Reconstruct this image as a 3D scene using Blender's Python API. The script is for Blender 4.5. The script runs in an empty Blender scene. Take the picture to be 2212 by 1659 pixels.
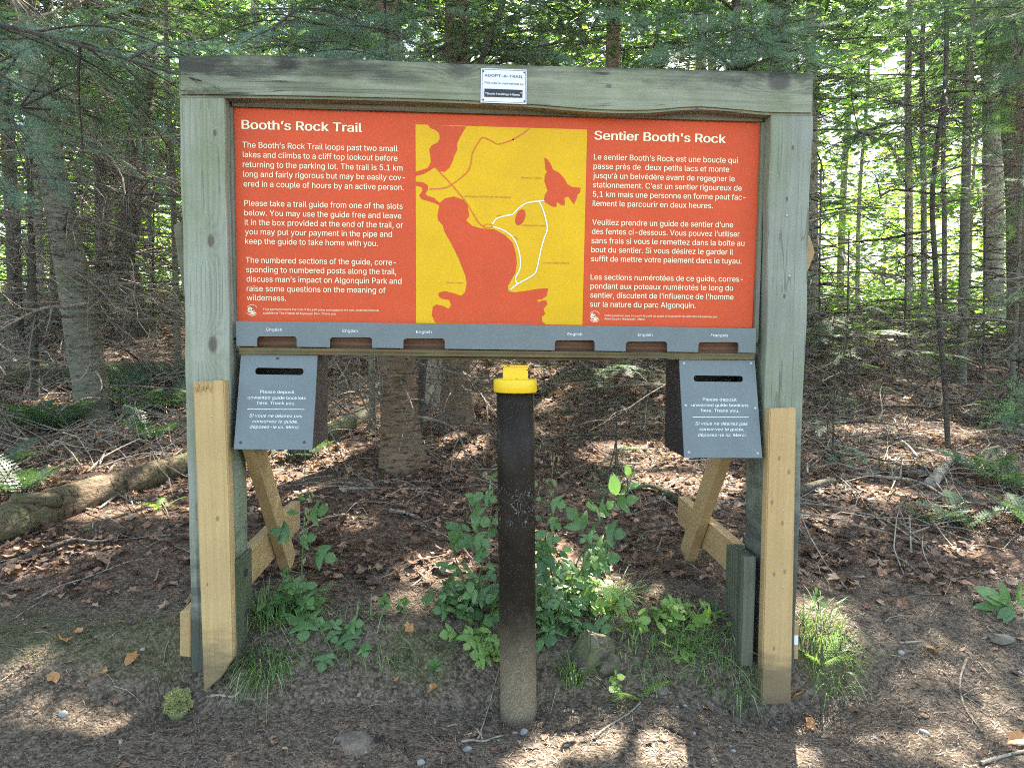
import bpy, bmesh, math, random
import numpy as np
from mathutils import Vector, Matrix

random.seed(11)
rng = np.random.default_rng(11)
S = bpy.context.scene
COL = S.collection
R = math.radians

# ---------------------------------------------------------------- camera
YAW, PITCH, ROLL = R(3.41607), R(3.93515), R(-0.570596)
FPX, CX, CY = 1500.0, 1106.0, 829.5          # photograph measured on a 2212 x 1659 grid
ZB = 1.1435                                   # height of the lower edge of the panel
CAM = np.array([-0.09334, -2.15817, ZB - 0.03348])
def cam_axes():
    cy, sy = math.cos(YAW), math.sin(YAW)
    f = np.array([sy*math.cos(PITCH), cy*math.cos(PITCH), -math.sin(PITCH)])
    r = np.array([cy, -sy, 0.0]); d = np.cross(f, r)
    return r*math.cos(ROLL)+d*math.sin(ROLL), -r*math.sin(ROLL)+d*math.cos(ROLL), f
AR, AD, AF = cam_axes()
cam = bpy.data.cameras.new('camera'); camo = bpy.data.objects.new('camera', cam); COL.objects.link(camo)
cam.sensor_fit = 'HORIZONTAL'; cam.sensor_width = 36.0; cam.lens = 36.0*FPX/2212.0
cam.clip_start = 0.05; cam.clip_end = 1000.0
m = Matrix.Identity(4)
for i in range(3):
    m[i][0] = AR[i]; m[i][1] = -AD[i]; m[i][2] = -AF[i]; m[i][3] = CAM[i]
camo.matrix_world = m
S.camera = camo

# ---------------------------------------------------------------- sky, sun, exposure
SUN_EL, SUN_AZ = R(49.0), R(24.0)             # azimuth measured from +Y towards +X
SUNV = np.array([math.sin(SUN_AZ)*math.cos(SUN_EL), math.cos(SUN_AZ)*math.cos(SUN_EL), math.sin(SUN_EL)])
W = bpy.data.worlds.new('World'); S.world = W; W.use_nodes = True
wt = W.node_tree
sky = wt.nodes.new('ShaderNodeTexSky'); sky.sky_type = 'NISHITA'; sky.sun_disc = False
sky.sun_elevation = SUN_EL; sky.sun_rotation = SUN_AZ
sky.air_density = 0.75; sky.dust_density = 1.2; sky.ozone_density = 0.4
bg = wt.nodes['Background']; bg.inputs['Strength'].default_value = 0.12
wb = wt.nodes.new('ShaderNodeMix'); wb.data_type = 'RGBA'; wb.blend_type = 'MULTIPLY'; wb.inputs[0].default_value = 1.0
wb.inputs[7].default_value = (1.0, .94, .80, 1)        # the warm white balance of the photograph
wt.links.new(sky.outputs[0], wb.inputs[6]); wt.links.new(wb.outputs[2], bg.inputs['Color'])
sl = bpy.data.lights.new('sun', 'SUN'); sl.energy = 5.0; sl.angle = R(0.53); sl.color = (1.0, 0.93, 0.82)
so = bpy.data.objects.new('sun', sl); COL.objects.link(so); so.location = (6, 12, 20)
so.rotation_euler = Vector(SUNV).to_track_quat('Z', 'Y').to_euler()
S.view_settings.view_transform = 'Standard'; S.view_settings.look = 'None'
S.view_settings.gamma = 1.0; S.view_settings.exposure = 3.3
S.render.engine = 'CYCLES'
S.cycles.max_bounces = 7; S.cycles.diffuse_bounces = 4; S.cycles.glossy_bounces = 2
S.cycles.transmission_bounces = 4; S.cycles.use_denoising = False; S.cycles.use_adaptive_sampling = False
S.cycles.sample_clamp_direct = .4; S.cycles.sample_clamp_indirect = .3
S.cycles.pixel_filter_type = 'BLACKMAN_HARRIS'; S.cycles.filter_width = 1.05
S.cycles.caustics_reflective = False; S.cycles.caustics_refractive = False

# ---------------------------------------------------------------- measuring helpers
def ray(px, py):
    d = AF + AR*((px-CX)/FPX) + AD*((py-CY)/FPX)
    return d
def at(px, py, Y=0.0):                        # the point of the photograph that lies on the plane y = Y
    d = ray(px, py); t = (Y-CAM[1])/d[1]
    return CAM + d*t
def atd(px, py, dep):                         # ... at a distance along the view
    return CAM + ray(px, py)*dep
def depth_of(p):
    return float((np.asarray(p)-CAM) @ AF)
def c1(x, y): return (364.9+.4*x, 82.9+.4*y)  # four enlargements used for measuring
def c2(x, y): return (1028.4+.4149*x, 99.5+.4149*y)
def c3(x, y): return (364.9+.35*x, 663.5+.35*y)
def c4(x, y): return (1327.0+.36*x, 729.9+.36*y)

# ---------------------------------------------------------------- terrain height
_ga = [(rng.uniform(0, 6.28), rng.uniform(.8, 1.25), rng.uniform(0, 6.28)) for _ in range(24)]
def wob(x, y, scale):
    s = 0
    for a, k, p in _ga[:8]:
        s = s + np.sin((x*np.cos(a)+y*np.sin(a))*k/scale*6.28+p)
    return s/8.0
PY = np.array([-60, -.35, -.10, -.02, .09, .25, .7, 2, 3.2, 6, 10, 14, 20, 40, 300])
PC = np.array([0, -.005, -.004, .075, .165, .20, .26, .34, .47, .95, 1.62, 2.0, 2.4, 3.0, 4.0])
QY = np.array([-60, -.8, -.3, 0, .5, 1, 2, 3.2, 6, 10, 14, 20, 40, 300])
QC = np.array([0, 0, .03, .095, .19, .26, .35, .47, .95, 1.62, 2.0, 2.4, 3.0, 4.0])
def H(x, y):
    x = np.asarray(x, float); y = np.asarray(y, float)
    yy = y + .05*wob(x, y*0+3.1, 1.1)
    c = np.interp(yy, PY, PC); q = np.interp(yy, QY, QC)
    w = np.clip((np.abs(x-.0)-.95)/.45, 0, 1); w = w*w*(3-2*w)
    h = c*(1-w)+q*w
    far = np.clip((y-2)/6, 0, 1)
    h = h + .012*wob(x+9, y, .7) + .004*wob(x, y+5, .21) + far*.10*wob(x+3, y, 3.3)
    h = h + .05*np.exp(-(((x+1.45)/.45)**2+((y-.02)/.16)**2))      # moss hump left of the board
    h = h - .06*np.exp(-(((x+.96)/.10)**2+((y+.06)/.10)**2))       # washed out hollow under the post
    h = h - .085*np.exp(-(((x-.86)/.24)**2+((y+.17)/.10)**2))
    h = h - .040*np.exp(-(((x-.0)/.22)**2+((y+.17)/.10)**2))
    return h
def ground(px, py, tmax=80):                  # where a line of sight meets the ground
    d = ray(px, py); t = .8; prev = t
    while t < tmax:
        p = CAM+d*t
        if p[2] < H(p[0], p[1]):
            lo, hi = prev, t
            for _ in range(18):
                mid = .5*(lo+hi); p = CAM+d*mid
                if p[2] < H(p[0], p[1]): hi = mid
                else: lo = mid
            return CAM+d*hi
        prev = t; t *= 1.02
    p = CAM+d*tmax; p[2] = float(H(p[0], p[1])); return p
def G(x, y): return np.array([x, y, float(H(x, y))])

# ---------------------------------------------------------------- object helpers
def tag(o, label=None, cat=None, group=None, kind=None):
    if label: o['label'] = label
    if cat: o['category'] = cat
    if group: o['group'] = group
    if kind: o['kind'] = kind
    return o
def thing(name, label, cat, loc, group=None):
    o = bpy.data.objects.new(name, None); COL.objects.link(o)
    o.empty_display_size = .1; o.location = [float(c) for c in loc]
    return tag(o, label, cat, group)
def link(name, me, mats, parent=None):
    o = bpy.data.objects.new(name, me); COL.objects.link(o)
    if mats is not None:
        for mm in (mats if isinstance(mats, (list, tuple)) else [mats]):
            if me.materials.find(mm.name) < 0 or True:
                me.materials.append(mm)
    if parent is not None:
        o.parent = parent
        if parent.type == 'EMPTY':
            o.matrix_parent_inverse = Matrix.Translation(-parent.location)
    return o
def npmesh(name, V, F, mi=None, smooth=False):
    V = np.asarray(V, np.float32); F = np.asarray(F, np.int32)
    k = F.shape[1]
    me = bpy.data.meshes.new(name)
    me.vertices.add(len(V)); me.vertices.foreach_set('co', V.ravel())
    me.loops.add(F.size); me.loops.foreach_set('vertex_index', F.ravel())
    me.polygons.add(len(F)); me.polygons.foreach_set('loop_start', np.arange(0, F.size, k, dtype=np.int32))
    if mi is not None: me.polygons.foreach_set('material_index', np.asarray(mi, np.int32))
    me.polygons.foreach_set('use_smooth', np.full(len(F), smooth, dtype=bool))
    me.update(calc_edges=True)
    return me
class Geo:                                    # a growing pile of triangles with material slots
    def __init__(s): s.V = []; s.F = []; s.M = []; s.n = 0
    def add(s, V, F, m=0):
        V = np.asarray(V, float); F = np.asarray(F, int)
        if len(F) == 0: return
        s.V.append(V); s.F.append(F+s.n); s.M.append(np.full(len(F), m)); s.n += len(V)
    def addm(s, V, F, M):
        s.V.append(np.asarray(V, float)); s.F.append(np.asarray(F, int)+s.n); s.M.append(np.asarray(M)); s.n += len(V)
    def tube(s, P, r, k=4, m=0, cap=True):
        V, F = tube(P, r, k, cap); s.add(V, F, m)
    def arrays(s):
        return np.concatenate(s.V), np.concatenate(s.F), np.concatenate(s.M)
    def empty(s): return not s.V
    def build(s, name, mats, parent=None, smooth=False):
        V, F, M = s.arrays()
        return link(name, npmesh(name, V, F, M, smooth), mats, parent)
def tube(P, r, k=4, cap=True):
    P = np.asarray(P, float); n = len(P)
    r = np.full(n, r, float) if np.isscalar(r) else np.asarray(r, float)
    T = np.gradient(P, axis=0); T /= np.linalg.norm(T, axis=1)[:, None]+1e-12
    ref = np.array([0, 0, 1.]) if abs(T[:, 2]).mean() < .8 else np.array([1., 0, 0])
    A = np.cross(T, ref); A /= np.linalg.norm(A, axis=1)[:, None]+1e-12
    B = np.cross(T, A)
    a = np.arange(k)*2*np.pi/k
    V = (P[:, None, :]+r[:, None, None]*(np.cos(a)[None, :, None]*A[:, None, :]+np.sin(a)[None, :, None]*B[:, None, :])).reshape(-1, 3)
    i = np.arange(n-1)[:, None]*k; j = np.arange(k)[None, :]; j2 = (j+1) % k
    q = np.stack([i+j, i+j2, i+k+j2, i+k+j], -1).reshape(-1, 4)
    F = np.concatenate([q[:, [0, 1, 2]], q[:, [0, 2, 3]]])
    if cap:
        V = np.concatenate([V, P[[0, -1]]]); c0 = n*k; c1_ = c0+1
        jj = np.arange(k); j3 = (jj+1) % k; b = (n-1)*k
        F = np.concatenate([F, np.stack([np.full(k, c0), j3, jj], 1), np.stack([np.full(k, c1_), b+jj, b+j3], 1)])
    return V, F
def spline(pts, n):
    pts = np.asarray(pts, float)
    t = np.linspace(0, len(pts)-1, n); out = []
    for u in t:
        i = min(int(u), len(pts)-2); f = u-i
        p0 = pts[max(i-1, 0)]; p1 = pts[i]; p2 = pts[i+1]; p3 = pts[min(i+2, len(pts)-1)]
        out.append(.5*((2*p1)+(-p0+p2)*f+(2*p0-5*p1+4*p2-p3)*f*f+(-p0+3*p1-3*p2+p3)*f**3))
    return np.array(out)
def rotm(rx, ry, rz):
    return np.array(Matrix.Rotation(rz, 3, 'Z') @ Matrix.Rotation(ry, 3, 'Y') @ Matrix.Rotation(rx, 3, 'X'))
def many_rot(yaw, tilt_axis, tilt):           # batch: yaw about z then tilt about a horizontal axis
    n = len(yaw); c, s = np.cos(yaw), np.sin(yaw)
    Z = np.zeros((n, 3, 3)); Z[:, 0, 0] = c; Z[:, 0, 1] = -s; Z[:, 1, 0] = s; Z[:, 1, 1] = c; Z[:, 2, 2] = 1
    ux, uy = np.cos(tilt_axis), np.sin(tilt_axis); ct, st = np.cos(tilt), np.sin(tilt); v = 1-ct
    K = np.zeros((n, 3, 3))
    K[:, 0, 0] = ct+ux*ux*v; K[:, 0, 1] = ux*uy*v; K[:, 0, 2] = uy*st
    K[:, 1, 0] = ux*uy*v; K[:, 1, 1] = ct+uy*uy*v; K[:, 1, 2] = -ux*st
    K[:, 2, 0] = -uy*st; K[:, 2, 1] = ux*st; K[:, 2, 2] = ct
    return K @ Z
def scatter(g, tmpl, pos, rot, scl, m=0):     # tmpl list of (V, F); batched copies
    pick = rng.integers(0, len(tmpl), len(pos))
    for k, (V, F) in enumerate(tmpl):
        idx = np.nonzero(pick == k)[0]
        if len(idx) == 0: continue
        X = np.einsum('nij,vj->nvi', rot[idx], V)*scl[idx][:, None, None]+pos[idx][:, None, :]
        FF = (F[None]+(np.arange(len(idx))*len(V))[:, None, None]).reshape(-1, 3)
        g.add(X.reshape(-1, 3), FF, m)
def bevelled(bm, w, seg=2):
    bmesh.ops.bevel(bm, geom=[e for e in bm.edges if e.calc_face_angle(0) > .6], offset=w, segments=seg, profile=.6, affect='EDGES')
def bm_obj(name, bm, mats, parent=None, smooth=False):
    me = bpy.data.meshes.new(name); bmesh.ops.recalc_face_normals(bm, faces=bm.faces); bm.to_mesh(me); bm.free()
    for p in me.polygons: p.use_smooth = smooth
    return link(name, me, mats, parent)
def hexa(bm, P):                              # eight corners: bottom ring then top ring
    v = [bm.verts.new([float(c) for c in p]) for p in P]
    for f in ((3, 2, 1, 0), (4, 5, 6, 7), (0, 1, 5, 4), (1, 2, 6, 5), (2, 3, 7, 6), (3, 0, 4, 7)):
        bm.faces.new([v[i] for i in f])
def box(bm, x0, x1, y0, y1, z0, z1):
    hexa(bm, [(x0, y0, z0), (x1, y0, z0), (x1, y1, z0), (x0, y1, z0), (x0, y0, z1), (x1, y0, z1), (x1, y1, z1), (x0, y1, z1)])
def prism(bm, front, thick, nrm):             # a polygon pushed back along nrm
    n = len(front); nrm = np.asarray(nrm, float)
    a = [bm.verts.new([float(c) for c in p]) for p in front]
    b = [bm.verts.new([float(c) for c in (np.asarray(p)+nrm*thick)]) for p in front]
    bm.faces.new(a); bm.faces.new(b[::-1])
    for i in range(n):
        j = (i+1) % n
        bm.faces.new([a[j], a[i], b[i], b[j]])
# ---------------------------------------------------------------- materials
class NT:
    def __init__(s, name):
        s.m = bpy.data.materials.new(name); s.m.use_nodes = True; s.t = s.m.node_tree
        s.t.nodes.clear(); s.out = s.t.nodes.new('ShaderNodeOutputMaterial')
    def n(s, typ, **kw):
        nd = s.t.nodes.new('ShaderNode'+typ)
        for k, v in kw.items(): setattr(nd, k, v)
        return nd
    def set(s, sock, v):
        if hasattr(v, 'is_output'): s.t.links.new(v, sock)
        elif isinstance(v, (tuple, list)) and sock.type == 'RGBA' and len(v) == 3: sock.default_value = (*v, 1)
        else: sock.default_value = v
    def math(s, op, a, b=0.0, c=None, clamp=False):
        nd = s.n('Math', operation=op, use_clamp=clamp); s.set(nd.inputs[0], a); s.set(nd.inputs[1], b)
        if c is not None: s.set(nd.inputs[2], c)
        return nd.outputs[0]
    def co(s, which='Object'): return s.n('TexCoord').outputs[which]
    def mapping(s, v, sc=(1, 1, 1), loc=(0, 0, 0)):
        nd = s.n('Mapping'); s.set(nd.inputs['Vector'], v); nd.inputs['Scale'].default_value = sc; nd.inputs['Location'].default_value = loc
        return nd.outputs[0]
    def noise(s, v, scale, detail=3, rough=.5, dist=0, col=False):
        nd = s.n('TexNoise'); s.set(nd.inputs['Vector'], v); nd.inputs['Scale'].default_value = scale
        nd.inputs['Detail'].default_value = detail; nd.inputs['Roughness'].default_value = rough; nd.inputs['Distortion'].default_value = dist
        return nd.outputs['Color' if col else 'Fac']
    def ramp(s, f, stops, interp='LINEAR'):
        nd = s.n('ValToRGB'); s.set(nd.inputs[0], f); e = nd.color_ramp; e.interpolation = interp
        while len(e.elements) < len(stops): e.elements.new(.5)
        for el, (p, c) in zip(e.elements, stops):
            el.position = p; el.color = (*c, 1) if len(c) == 3 else c
        return nd.outputs[0]
    def step(s, f, a, b):                     # 0 below a, 1 above b
        nd = s.n('MapRange'); nd.interpolation_type = 'SMOOTHSTEP'; s.set(nd.inputs[0], f)
        s.set(nd.inputs[1], a); s.set(nd.inputs[2], b)
        return nd.outputs[0]
    def mix(s, f, a, b, mode='MIX'):
        nd = s.n('Mix', data_type='RGBA', blend_type=mode); s.set(nd.inputs[0], f); s.set(nd.inputs[6], a); s.set(nd.inputs[7], b)
        return nd.outputs[2]
    def mixf(s, f, a, b):
        nd = s.n('Mix', data_type='FLOAT'); s.set(nd.inputs[0], f); s.set(nd.inputs[2], a); s.set(nd.inputs[3], b)
        return nd.outputs[0]
    def bump(s, h, strength=.3, dist=.005):
        nd = s.n('Bump'); nd.inputs['Strength'].default_value = strength; nd.inputs['Distance'].default_value = dist; s.set(nd.inputs['Height'], h)
        return nd.outputs[0]
    def bsdf(s, col, rough=.6, nrm=None, spec=.3, metal=0.0):
        nd = s.n('BsdfPrincipled'); s.set(nd.inputs['Base Color'], col); s.set(nd.inputs['Roughness'], rough)
        nd.inputs['Specular IOR Level'].default_value = spec; nd.inputs['Metallic'].default_value = metal
        if nrm is not None: s.set(nd.inputs['Normal'], nrm)
        return nd.outputs[0]
    def done(s, sh): s.t.links.new(sh, s.out.inputs['Surface']); return s.m
    def island(s): return s.n('NewGeometry').outputs['Random Per Island']
    def sep(s, v):
        nd = s.n('SeparateXYZ'); s.set(nd.inputs[0], v); return nd.outputs

def wood(name, axis, light, dark, freq=140, knots=(), wob_amp=6, green=0.0, greencol=(.13, .17, .055), top_dark=None, low_dark=None, rough=.75, bumpd=.002, knotcol=(.07, .055, .04), mott=.35, cracks=.5, ringw=.30, kamp=20.0, stains=()):
    """sawn timber: growth rings that bend round the knots; axis = direction of the grain"""
    t = NT(name); o = t.co(); x, y, z = t.sep(o)
    g = {'X': (.5, 9, 9), 'Y': (9, .5, 9), 'Z': (9, 9, .5)}[axis]
    lo = t.noise(t.mapping(o, g), 1.0, 2, .5)
    cross = {'X': t.math('MULTIPLY_ADD', y, .55, z), 'Y': t.math('MULTIPLY_ADD', x, .55, z), 'Z': t.math('MULTIPLY_ADD', y, .55, x)}[axis]
    ph = t.math('ADD', t.math('MULTIPLY', cross, freq), t.math('MULTIPLY', lo, wob_amp*6.0))
    core = None
    for (kx, ky, kz, kr) in knots:
        e = {'X': (.55, 1, 1), 'Y': (1, .55, 1), 'Z': (1, 1, .55)}[axis]
        d = t.n('VectorMath', operation='DISTANCE')
        t.set(d.inputs[0], t.mapping(o, e)); d.inputs[1].default_value = (kx*e[0], ky*e[1], kz*e[2])
        r = t.math('ADD', d.outputs['Value'], t.math('MULTIPLY', t.math('SUBTRACT', t.noise(o, 25, 2), .5), kr*.5))
        fall = t.math('POWER', 2.718, t.math('MULTIPLY', t.math('POWER', t.math('DIVIDE', r, kr*1.7), 2.0), -1.0))
        ph = t.math('ADD', ph, t.math('MULTIPLY', fall, kamp))
        k = t.math('SUBTRACT', 1.0, t.step(r, kr*.45, kr*.95))
        core = k if core is None else t.math('MAXIMUM', core, k)
    band = t.math('MULTIPLY_ADD', t.math('SINE', ph), .5, .5)
    fine_s = {'X': (6, 260, 260), 'Y': (260, 6, 260), 'Z': (260, 260, 6)}[axis]
    fine = t.noise(t.mapping(o, fine_s), 1.0, 2, .6)
    g1 = t.noise(t.mapping(o, {'X': (1.1, 48, 48), 'Y': (48, 1.1, 48), 'Z': (48, 48, 1.1)}[axis], (7, 3, 5)), 1.0, 5, .65, .4)
    mod = t.step(t.noise(t.mapping(o, g, (2, 4, 6)), .8, 2), .35, .7)
    f = t.math('ADD', t.math('MULTIPLY', t.math('MULTIPLY', band, mod), ringw), t.math('ADD', t.math('MULTIPLY', g1, .75), t.math('MULTIPLY', fine, .35)))
    col = t.mix(t.step(f, .38, .95), light, dark)
    big = t.noise(o, 5.0, 4, .6)
    col = t.mix(t.math('MULTIPLY', t.step(big, .35, .75), mott), col, tuple(c*.62 for c in dark))
    if green:
        gm = t.math('MULTIPLY', t.step(t.noise(t.mapping(o, (1.0, 1.0, .5)), 7.0, 4, .6), .42, .66), green)
        col = t.mix(gm, col, greencol)
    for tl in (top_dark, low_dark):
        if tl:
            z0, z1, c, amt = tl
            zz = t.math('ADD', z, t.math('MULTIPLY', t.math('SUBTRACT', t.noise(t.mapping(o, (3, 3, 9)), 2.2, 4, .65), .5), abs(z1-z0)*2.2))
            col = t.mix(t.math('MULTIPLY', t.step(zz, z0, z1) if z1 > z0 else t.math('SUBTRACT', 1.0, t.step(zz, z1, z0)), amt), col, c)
    for (sx_, sz_, rx_, rz_, amt) in stains:   # mildew where rain has run into the wood
        dx = t.math('DIVIDE', t.math('SUBTRACT', x, sx_), rx_); dz = t.math('DIVIDE', t.math('SUBTRACT', z, sz_), rz_)
        dd = t.math('ADD', t.math('ADD', t.math('MULTIPLY', dx, dx), t.math('MULTIPLY', dz, dz)), t.math('MULTIPLY', t.math('SUBTRACT', t.noise(t.mapping(o, (5, 5, 24)), 2.0, 5, .7), .5), 3.2))
        col = t.mix(t.math('MULTIPLY', t.math('SUBTRACT', 1.0, t.step(dd, .1, 1.3)), amt), col, (.030, .030, .023))
    if core is not None: col = t.mix(t.math('MULTIPLY', core, .8), col, knotcol)
    cs = {'X': (1.2, 55, 55), 'Y': (55, 1.2, 55), 'Z': (55, 55, 1.2)}[axis]
    ck = t.noise(t.mapping(o, cs, (3.3, 1.7, .4)), 1.0, 1, .4, .3)
    crk = t.math('SUBTRACT', 1.0, t.step(t.math('ABSOLUTE', t.math('SUBTRACT', ck, .5)), .0, .018))
    crk = t.math('MULTIPLY', crk, t.step(t.noise(o, 6.0, 2), .44, .56))
    col = t.mix(t.math('MULTIPLY', crk, cracks), col, (.03, .027, .022))
    h = t.math('SUBTRACT', t.math('ADD', t.math('MULTIPLY', f, .6), t.math('MULTIPLY', fine, .3)), t.math('MULTIPLY', crk, .8))
    return t.done(t.bsdf(col, rough, t.bump(h, .45, bumpd), .25))

def paint(name, col, rough=.45, spec=.35, var=.08, scale=14, bumps=.0, dirt=None, dirt_amt=.0, chips=0.0):
    t = NT(name); o = t.co(); nz = t.noise(o, scale, 5, .65)
    c = t.mix(t.step(nz, .3, .75), tuple(v*(1-var) for v in col), tuple(min(1, v*(1+var)) for v in col))
    sp = t.noise(o, 420, 2, .5); c = t.mix(t.math('MULTIPLY', t.step(sp, .68, .74), .25), c, tuple(min(1, v*.5+.22) for v in col))
    if dirt: c = t.mix(t.math('MULTIPLY', t.step(t.noise(o, scale*.4, 5, .7), .5, .75), dirt_amt), c, dirt)
    if chips: c = t.mix(t.step(t.math('ADD', t.noise(o, 75, 4, .6), t.math('MULTIPLY', t.noise(o, 14, 2), .25)), chips, chips+.02), c, (.03, .022, .015)); c = t.mix(t.math('MULTIPLY', t.step(t.noise(o, 9, 5, .7), .45, .75), .35), c, tuple(v*.45 for v in col))
    nr = t.bump(t.noise(o, 260, 2), bumps, .0006) if bumps else None
    return t.done(t.bsdf(c, t.math('MULTIPLY_ADD', nz, .2, rough-.1), nr, spec))

def leafy(name, stops, trans=.35, tcol=1.25, rough=.5, gloss=.03, fine=0.0):
    t = NT(name); r = t.island()
    c = t.ramp(r, stops)
    if fine:
        c = t.mix(t.math('MULTIPLY', t.step(t.noise(t.co(), 90, 3), .45, .7), fine), c, tuple(v*.55 for v in stops[0][1]))
    d = t.n('BsdfDiffuse'); t.set(d.inputs['Color'], c)
    tr = t.n('BsdfTranslucent'); t.set(tr.inputs['Color'], t.mix(1.0, c, (tcol*1.05, tcol*1.1, tcol*.55), 'MULTIPLY'))
    mx = t.n('MixShader'); mx.inputs[0].default_value = trans
    t.t.links.new(d.outputs[0], mx.inputs[1]); t.t.links.new(tr.outputs[0], mx.inputs[2])
    gl = t.n('BsdfGlossy'); gl.inputs['Roughness'].default_value = rough; gl.inputs['Color'].default_value = (1, 1, 1, 1)
    m2 = t.n('MixShader'); m2.inputs[0].default_value = gloss
    t.t.links.new(mx.outputs[0], m2.inputs[1]); t.t.links.new(gl.outputs[0], m2.inputs[2])
    return t.done(m2.outputs[0])

def bark(name, c0, c1, moss=0.0, horiz=True, lich=.25, lying=False):
    t = NT(name); o = t.co()
    sc = (9, 9, 46) if horiz else (60, 60, 9)
    if lying: sc = (7, 30, 60)
    a = t.noise(t.mapping(o, sc), 1.0, 4, .65); b = t.noise(o, 11, 5, .65)
    dash = t.step(t.noise(t.mapping(o, (16, 16, 95) if horiz else (70, 70, 10)), 1.0, 2, .5), .60, .68)
    col = t.mix(t.step(a, .3, .7), c0, c1)
    col = t.mix(t.math('MULTIPLY', t.step(b, .5, .72), lich), col, tuple(min(.6, v*1.7+.02) for v in c1))
    col = t.mix(t.math('MULTIPLY', dash, .8), col, tuple(v*.32 for v in c0))
    if moss:
        z = t.sep(o)[2]
        mm = t.math('MULTIPLY', t.step(t.noise(o, 6, 4, .6), .45, .62), moss)
        col = t.mix(mm, col, (.06, .085, .025))
    h = t.math('SUBTRACT', t.math('ADD', a, t.math('MULTIPLY', b, .6)), t.math('MULTIPLY', dash, .7))
    return t.done(t.bsdf(col, .85, t.bump(h, .9, .012), .15))

M = {}
KB = [at(1000, 155, -.06), at(1685, 181, -.06), at(1315, 186, -.06), at(412, 203, -.06)]
BST = [(*[float(at(x, y, -.06)[i]) for i in (0, 2)], rx, rz, am) for x, y, rx, rz, am in ((430, 140, .13, .035, .9), (620, 132, .05, .035, .95), (545, 150, .10, .03, .7), (740, 150, .18, .022, .6), (860, 170, .10, .02, .45), (640, 185, .12, .012, .4), (1685, 170, .035, .035, .9), (985, 150, .035, .03, .6), (1730, 160, .03, .03, .6), (470, 200, .12, .010, .4), (1500, 150, .25, .010, .35))]
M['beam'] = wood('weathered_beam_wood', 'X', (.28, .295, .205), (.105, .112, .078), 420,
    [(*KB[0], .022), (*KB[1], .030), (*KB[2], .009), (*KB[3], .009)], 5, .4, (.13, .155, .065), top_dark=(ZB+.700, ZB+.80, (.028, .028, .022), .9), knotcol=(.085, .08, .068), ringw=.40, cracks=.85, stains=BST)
KL = [at(465, 288, -.05), at(455, 520, -.05), at(460, 745, -.05)]
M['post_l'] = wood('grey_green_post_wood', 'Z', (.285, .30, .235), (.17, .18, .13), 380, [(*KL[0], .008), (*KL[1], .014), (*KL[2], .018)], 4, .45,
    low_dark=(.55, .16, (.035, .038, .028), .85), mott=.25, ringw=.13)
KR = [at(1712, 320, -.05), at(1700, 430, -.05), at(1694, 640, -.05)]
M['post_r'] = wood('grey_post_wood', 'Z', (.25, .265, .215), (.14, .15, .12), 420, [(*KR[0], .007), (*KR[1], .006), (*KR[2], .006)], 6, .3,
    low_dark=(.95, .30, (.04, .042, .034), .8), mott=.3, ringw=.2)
M['old_stub'] = wood('dark_old_board_wood', 'Z', (.125, .125, .085), (.06, .062, .04), 400, [], 5, .6, (.06, .085, .03), mott=.5)
M['trim'] = wood('brown_trim_wood', 'X', (.17, .15, .11), (.085, .075, .055), 500, [], 4, .3, mott=.4)
M['trimv'] = wood('grey_edge_trim_wood', 'Z', (.22, .215, .17), (.10, .10, .075), 500, [], 4, .3, mott=.4)
KS = [at(458, 930, -.09), at(448, 1262, -.09), at(470, 1120, -.09)]
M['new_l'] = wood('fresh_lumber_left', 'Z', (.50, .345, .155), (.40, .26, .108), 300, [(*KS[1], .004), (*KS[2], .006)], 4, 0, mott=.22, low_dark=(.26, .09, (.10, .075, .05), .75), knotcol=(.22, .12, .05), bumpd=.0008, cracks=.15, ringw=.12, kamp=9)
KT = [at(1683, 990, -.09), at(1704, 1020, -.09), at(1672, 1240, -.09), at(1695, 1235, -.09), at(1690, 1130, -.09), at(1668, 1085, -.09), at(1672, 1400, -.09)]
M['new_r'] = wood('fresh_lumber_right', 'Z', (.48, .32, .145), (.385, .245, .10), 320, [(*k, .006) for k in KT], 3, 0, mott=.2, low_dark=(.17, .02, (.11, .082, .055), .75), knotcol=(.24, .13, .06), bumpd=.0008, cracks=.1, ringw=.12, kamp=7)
M['brace'] = wood('brace_lumber', 'Y', (.41, .275, .13), (.31, .20, .088), 330, [], 3, .2, (.20, .17, .06), mott=.25, bumpd=.0008, cracks=.2, ringw=.12)
M['slotwood'] = wood('slot_inner_wood', 'X', (.17, .085, .045), (.06, .03, .018), 420, [], 3, 0, mott=.4)
M['ply'] = wood('shelf_edge_wood', 'X', (.17, .115, .05), (.035, .022, .012), 520, [], 2, .2, mott=.6)
M['orange'] = paint('orange_panel_paint', (.54, .074, .023), .5, .16, .08, 4)
M['yellow'] = paint('map_yellow', (.64, .375, .007), .5, .16, .08, 4)
M['cream'] = paint('cream_lettering', (.78, .74, .50), .5, .3, .02)
M['mapline'] = paint('map_brown_line', (.55, .13, .02), .5, .3, .02)
M['maptext'] = paint('map_brown_text', (.42, .13, .02), .5, .3, .02)
M['white'] = paint('white_lettering', (.72, .74, .72), .5, .3, .02)
M['grey'] = paint('grey_laminate', (.135, .158, .158), .5, .25, .07, 9, .2)
M['box'] = paint('brown_box_paint', (.060, .042, .036), .5, .3, .15, 10, .2)
M['boxr'] = paint('dark_box_paint', (.022, .015, .016), .5, .3, .15, 10, .2)
M['lav'] = paint('pale_plaque_metal', (.60, .60, .66), .35, .5, .03)
M['black'] = paint('black_paint', (.012, .012, .013), .4, .4, .1)
M['ink'] = paint('grey_ink', (.10, .095, .12), .6, .2, .05)
M['steel'] = paint('screw_steel', (.35, .36, .38), .3, .6, .1)
M['rust'] = paint('rusty_screw', (.045, .035, .035), .5, .4, .2)
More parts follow.
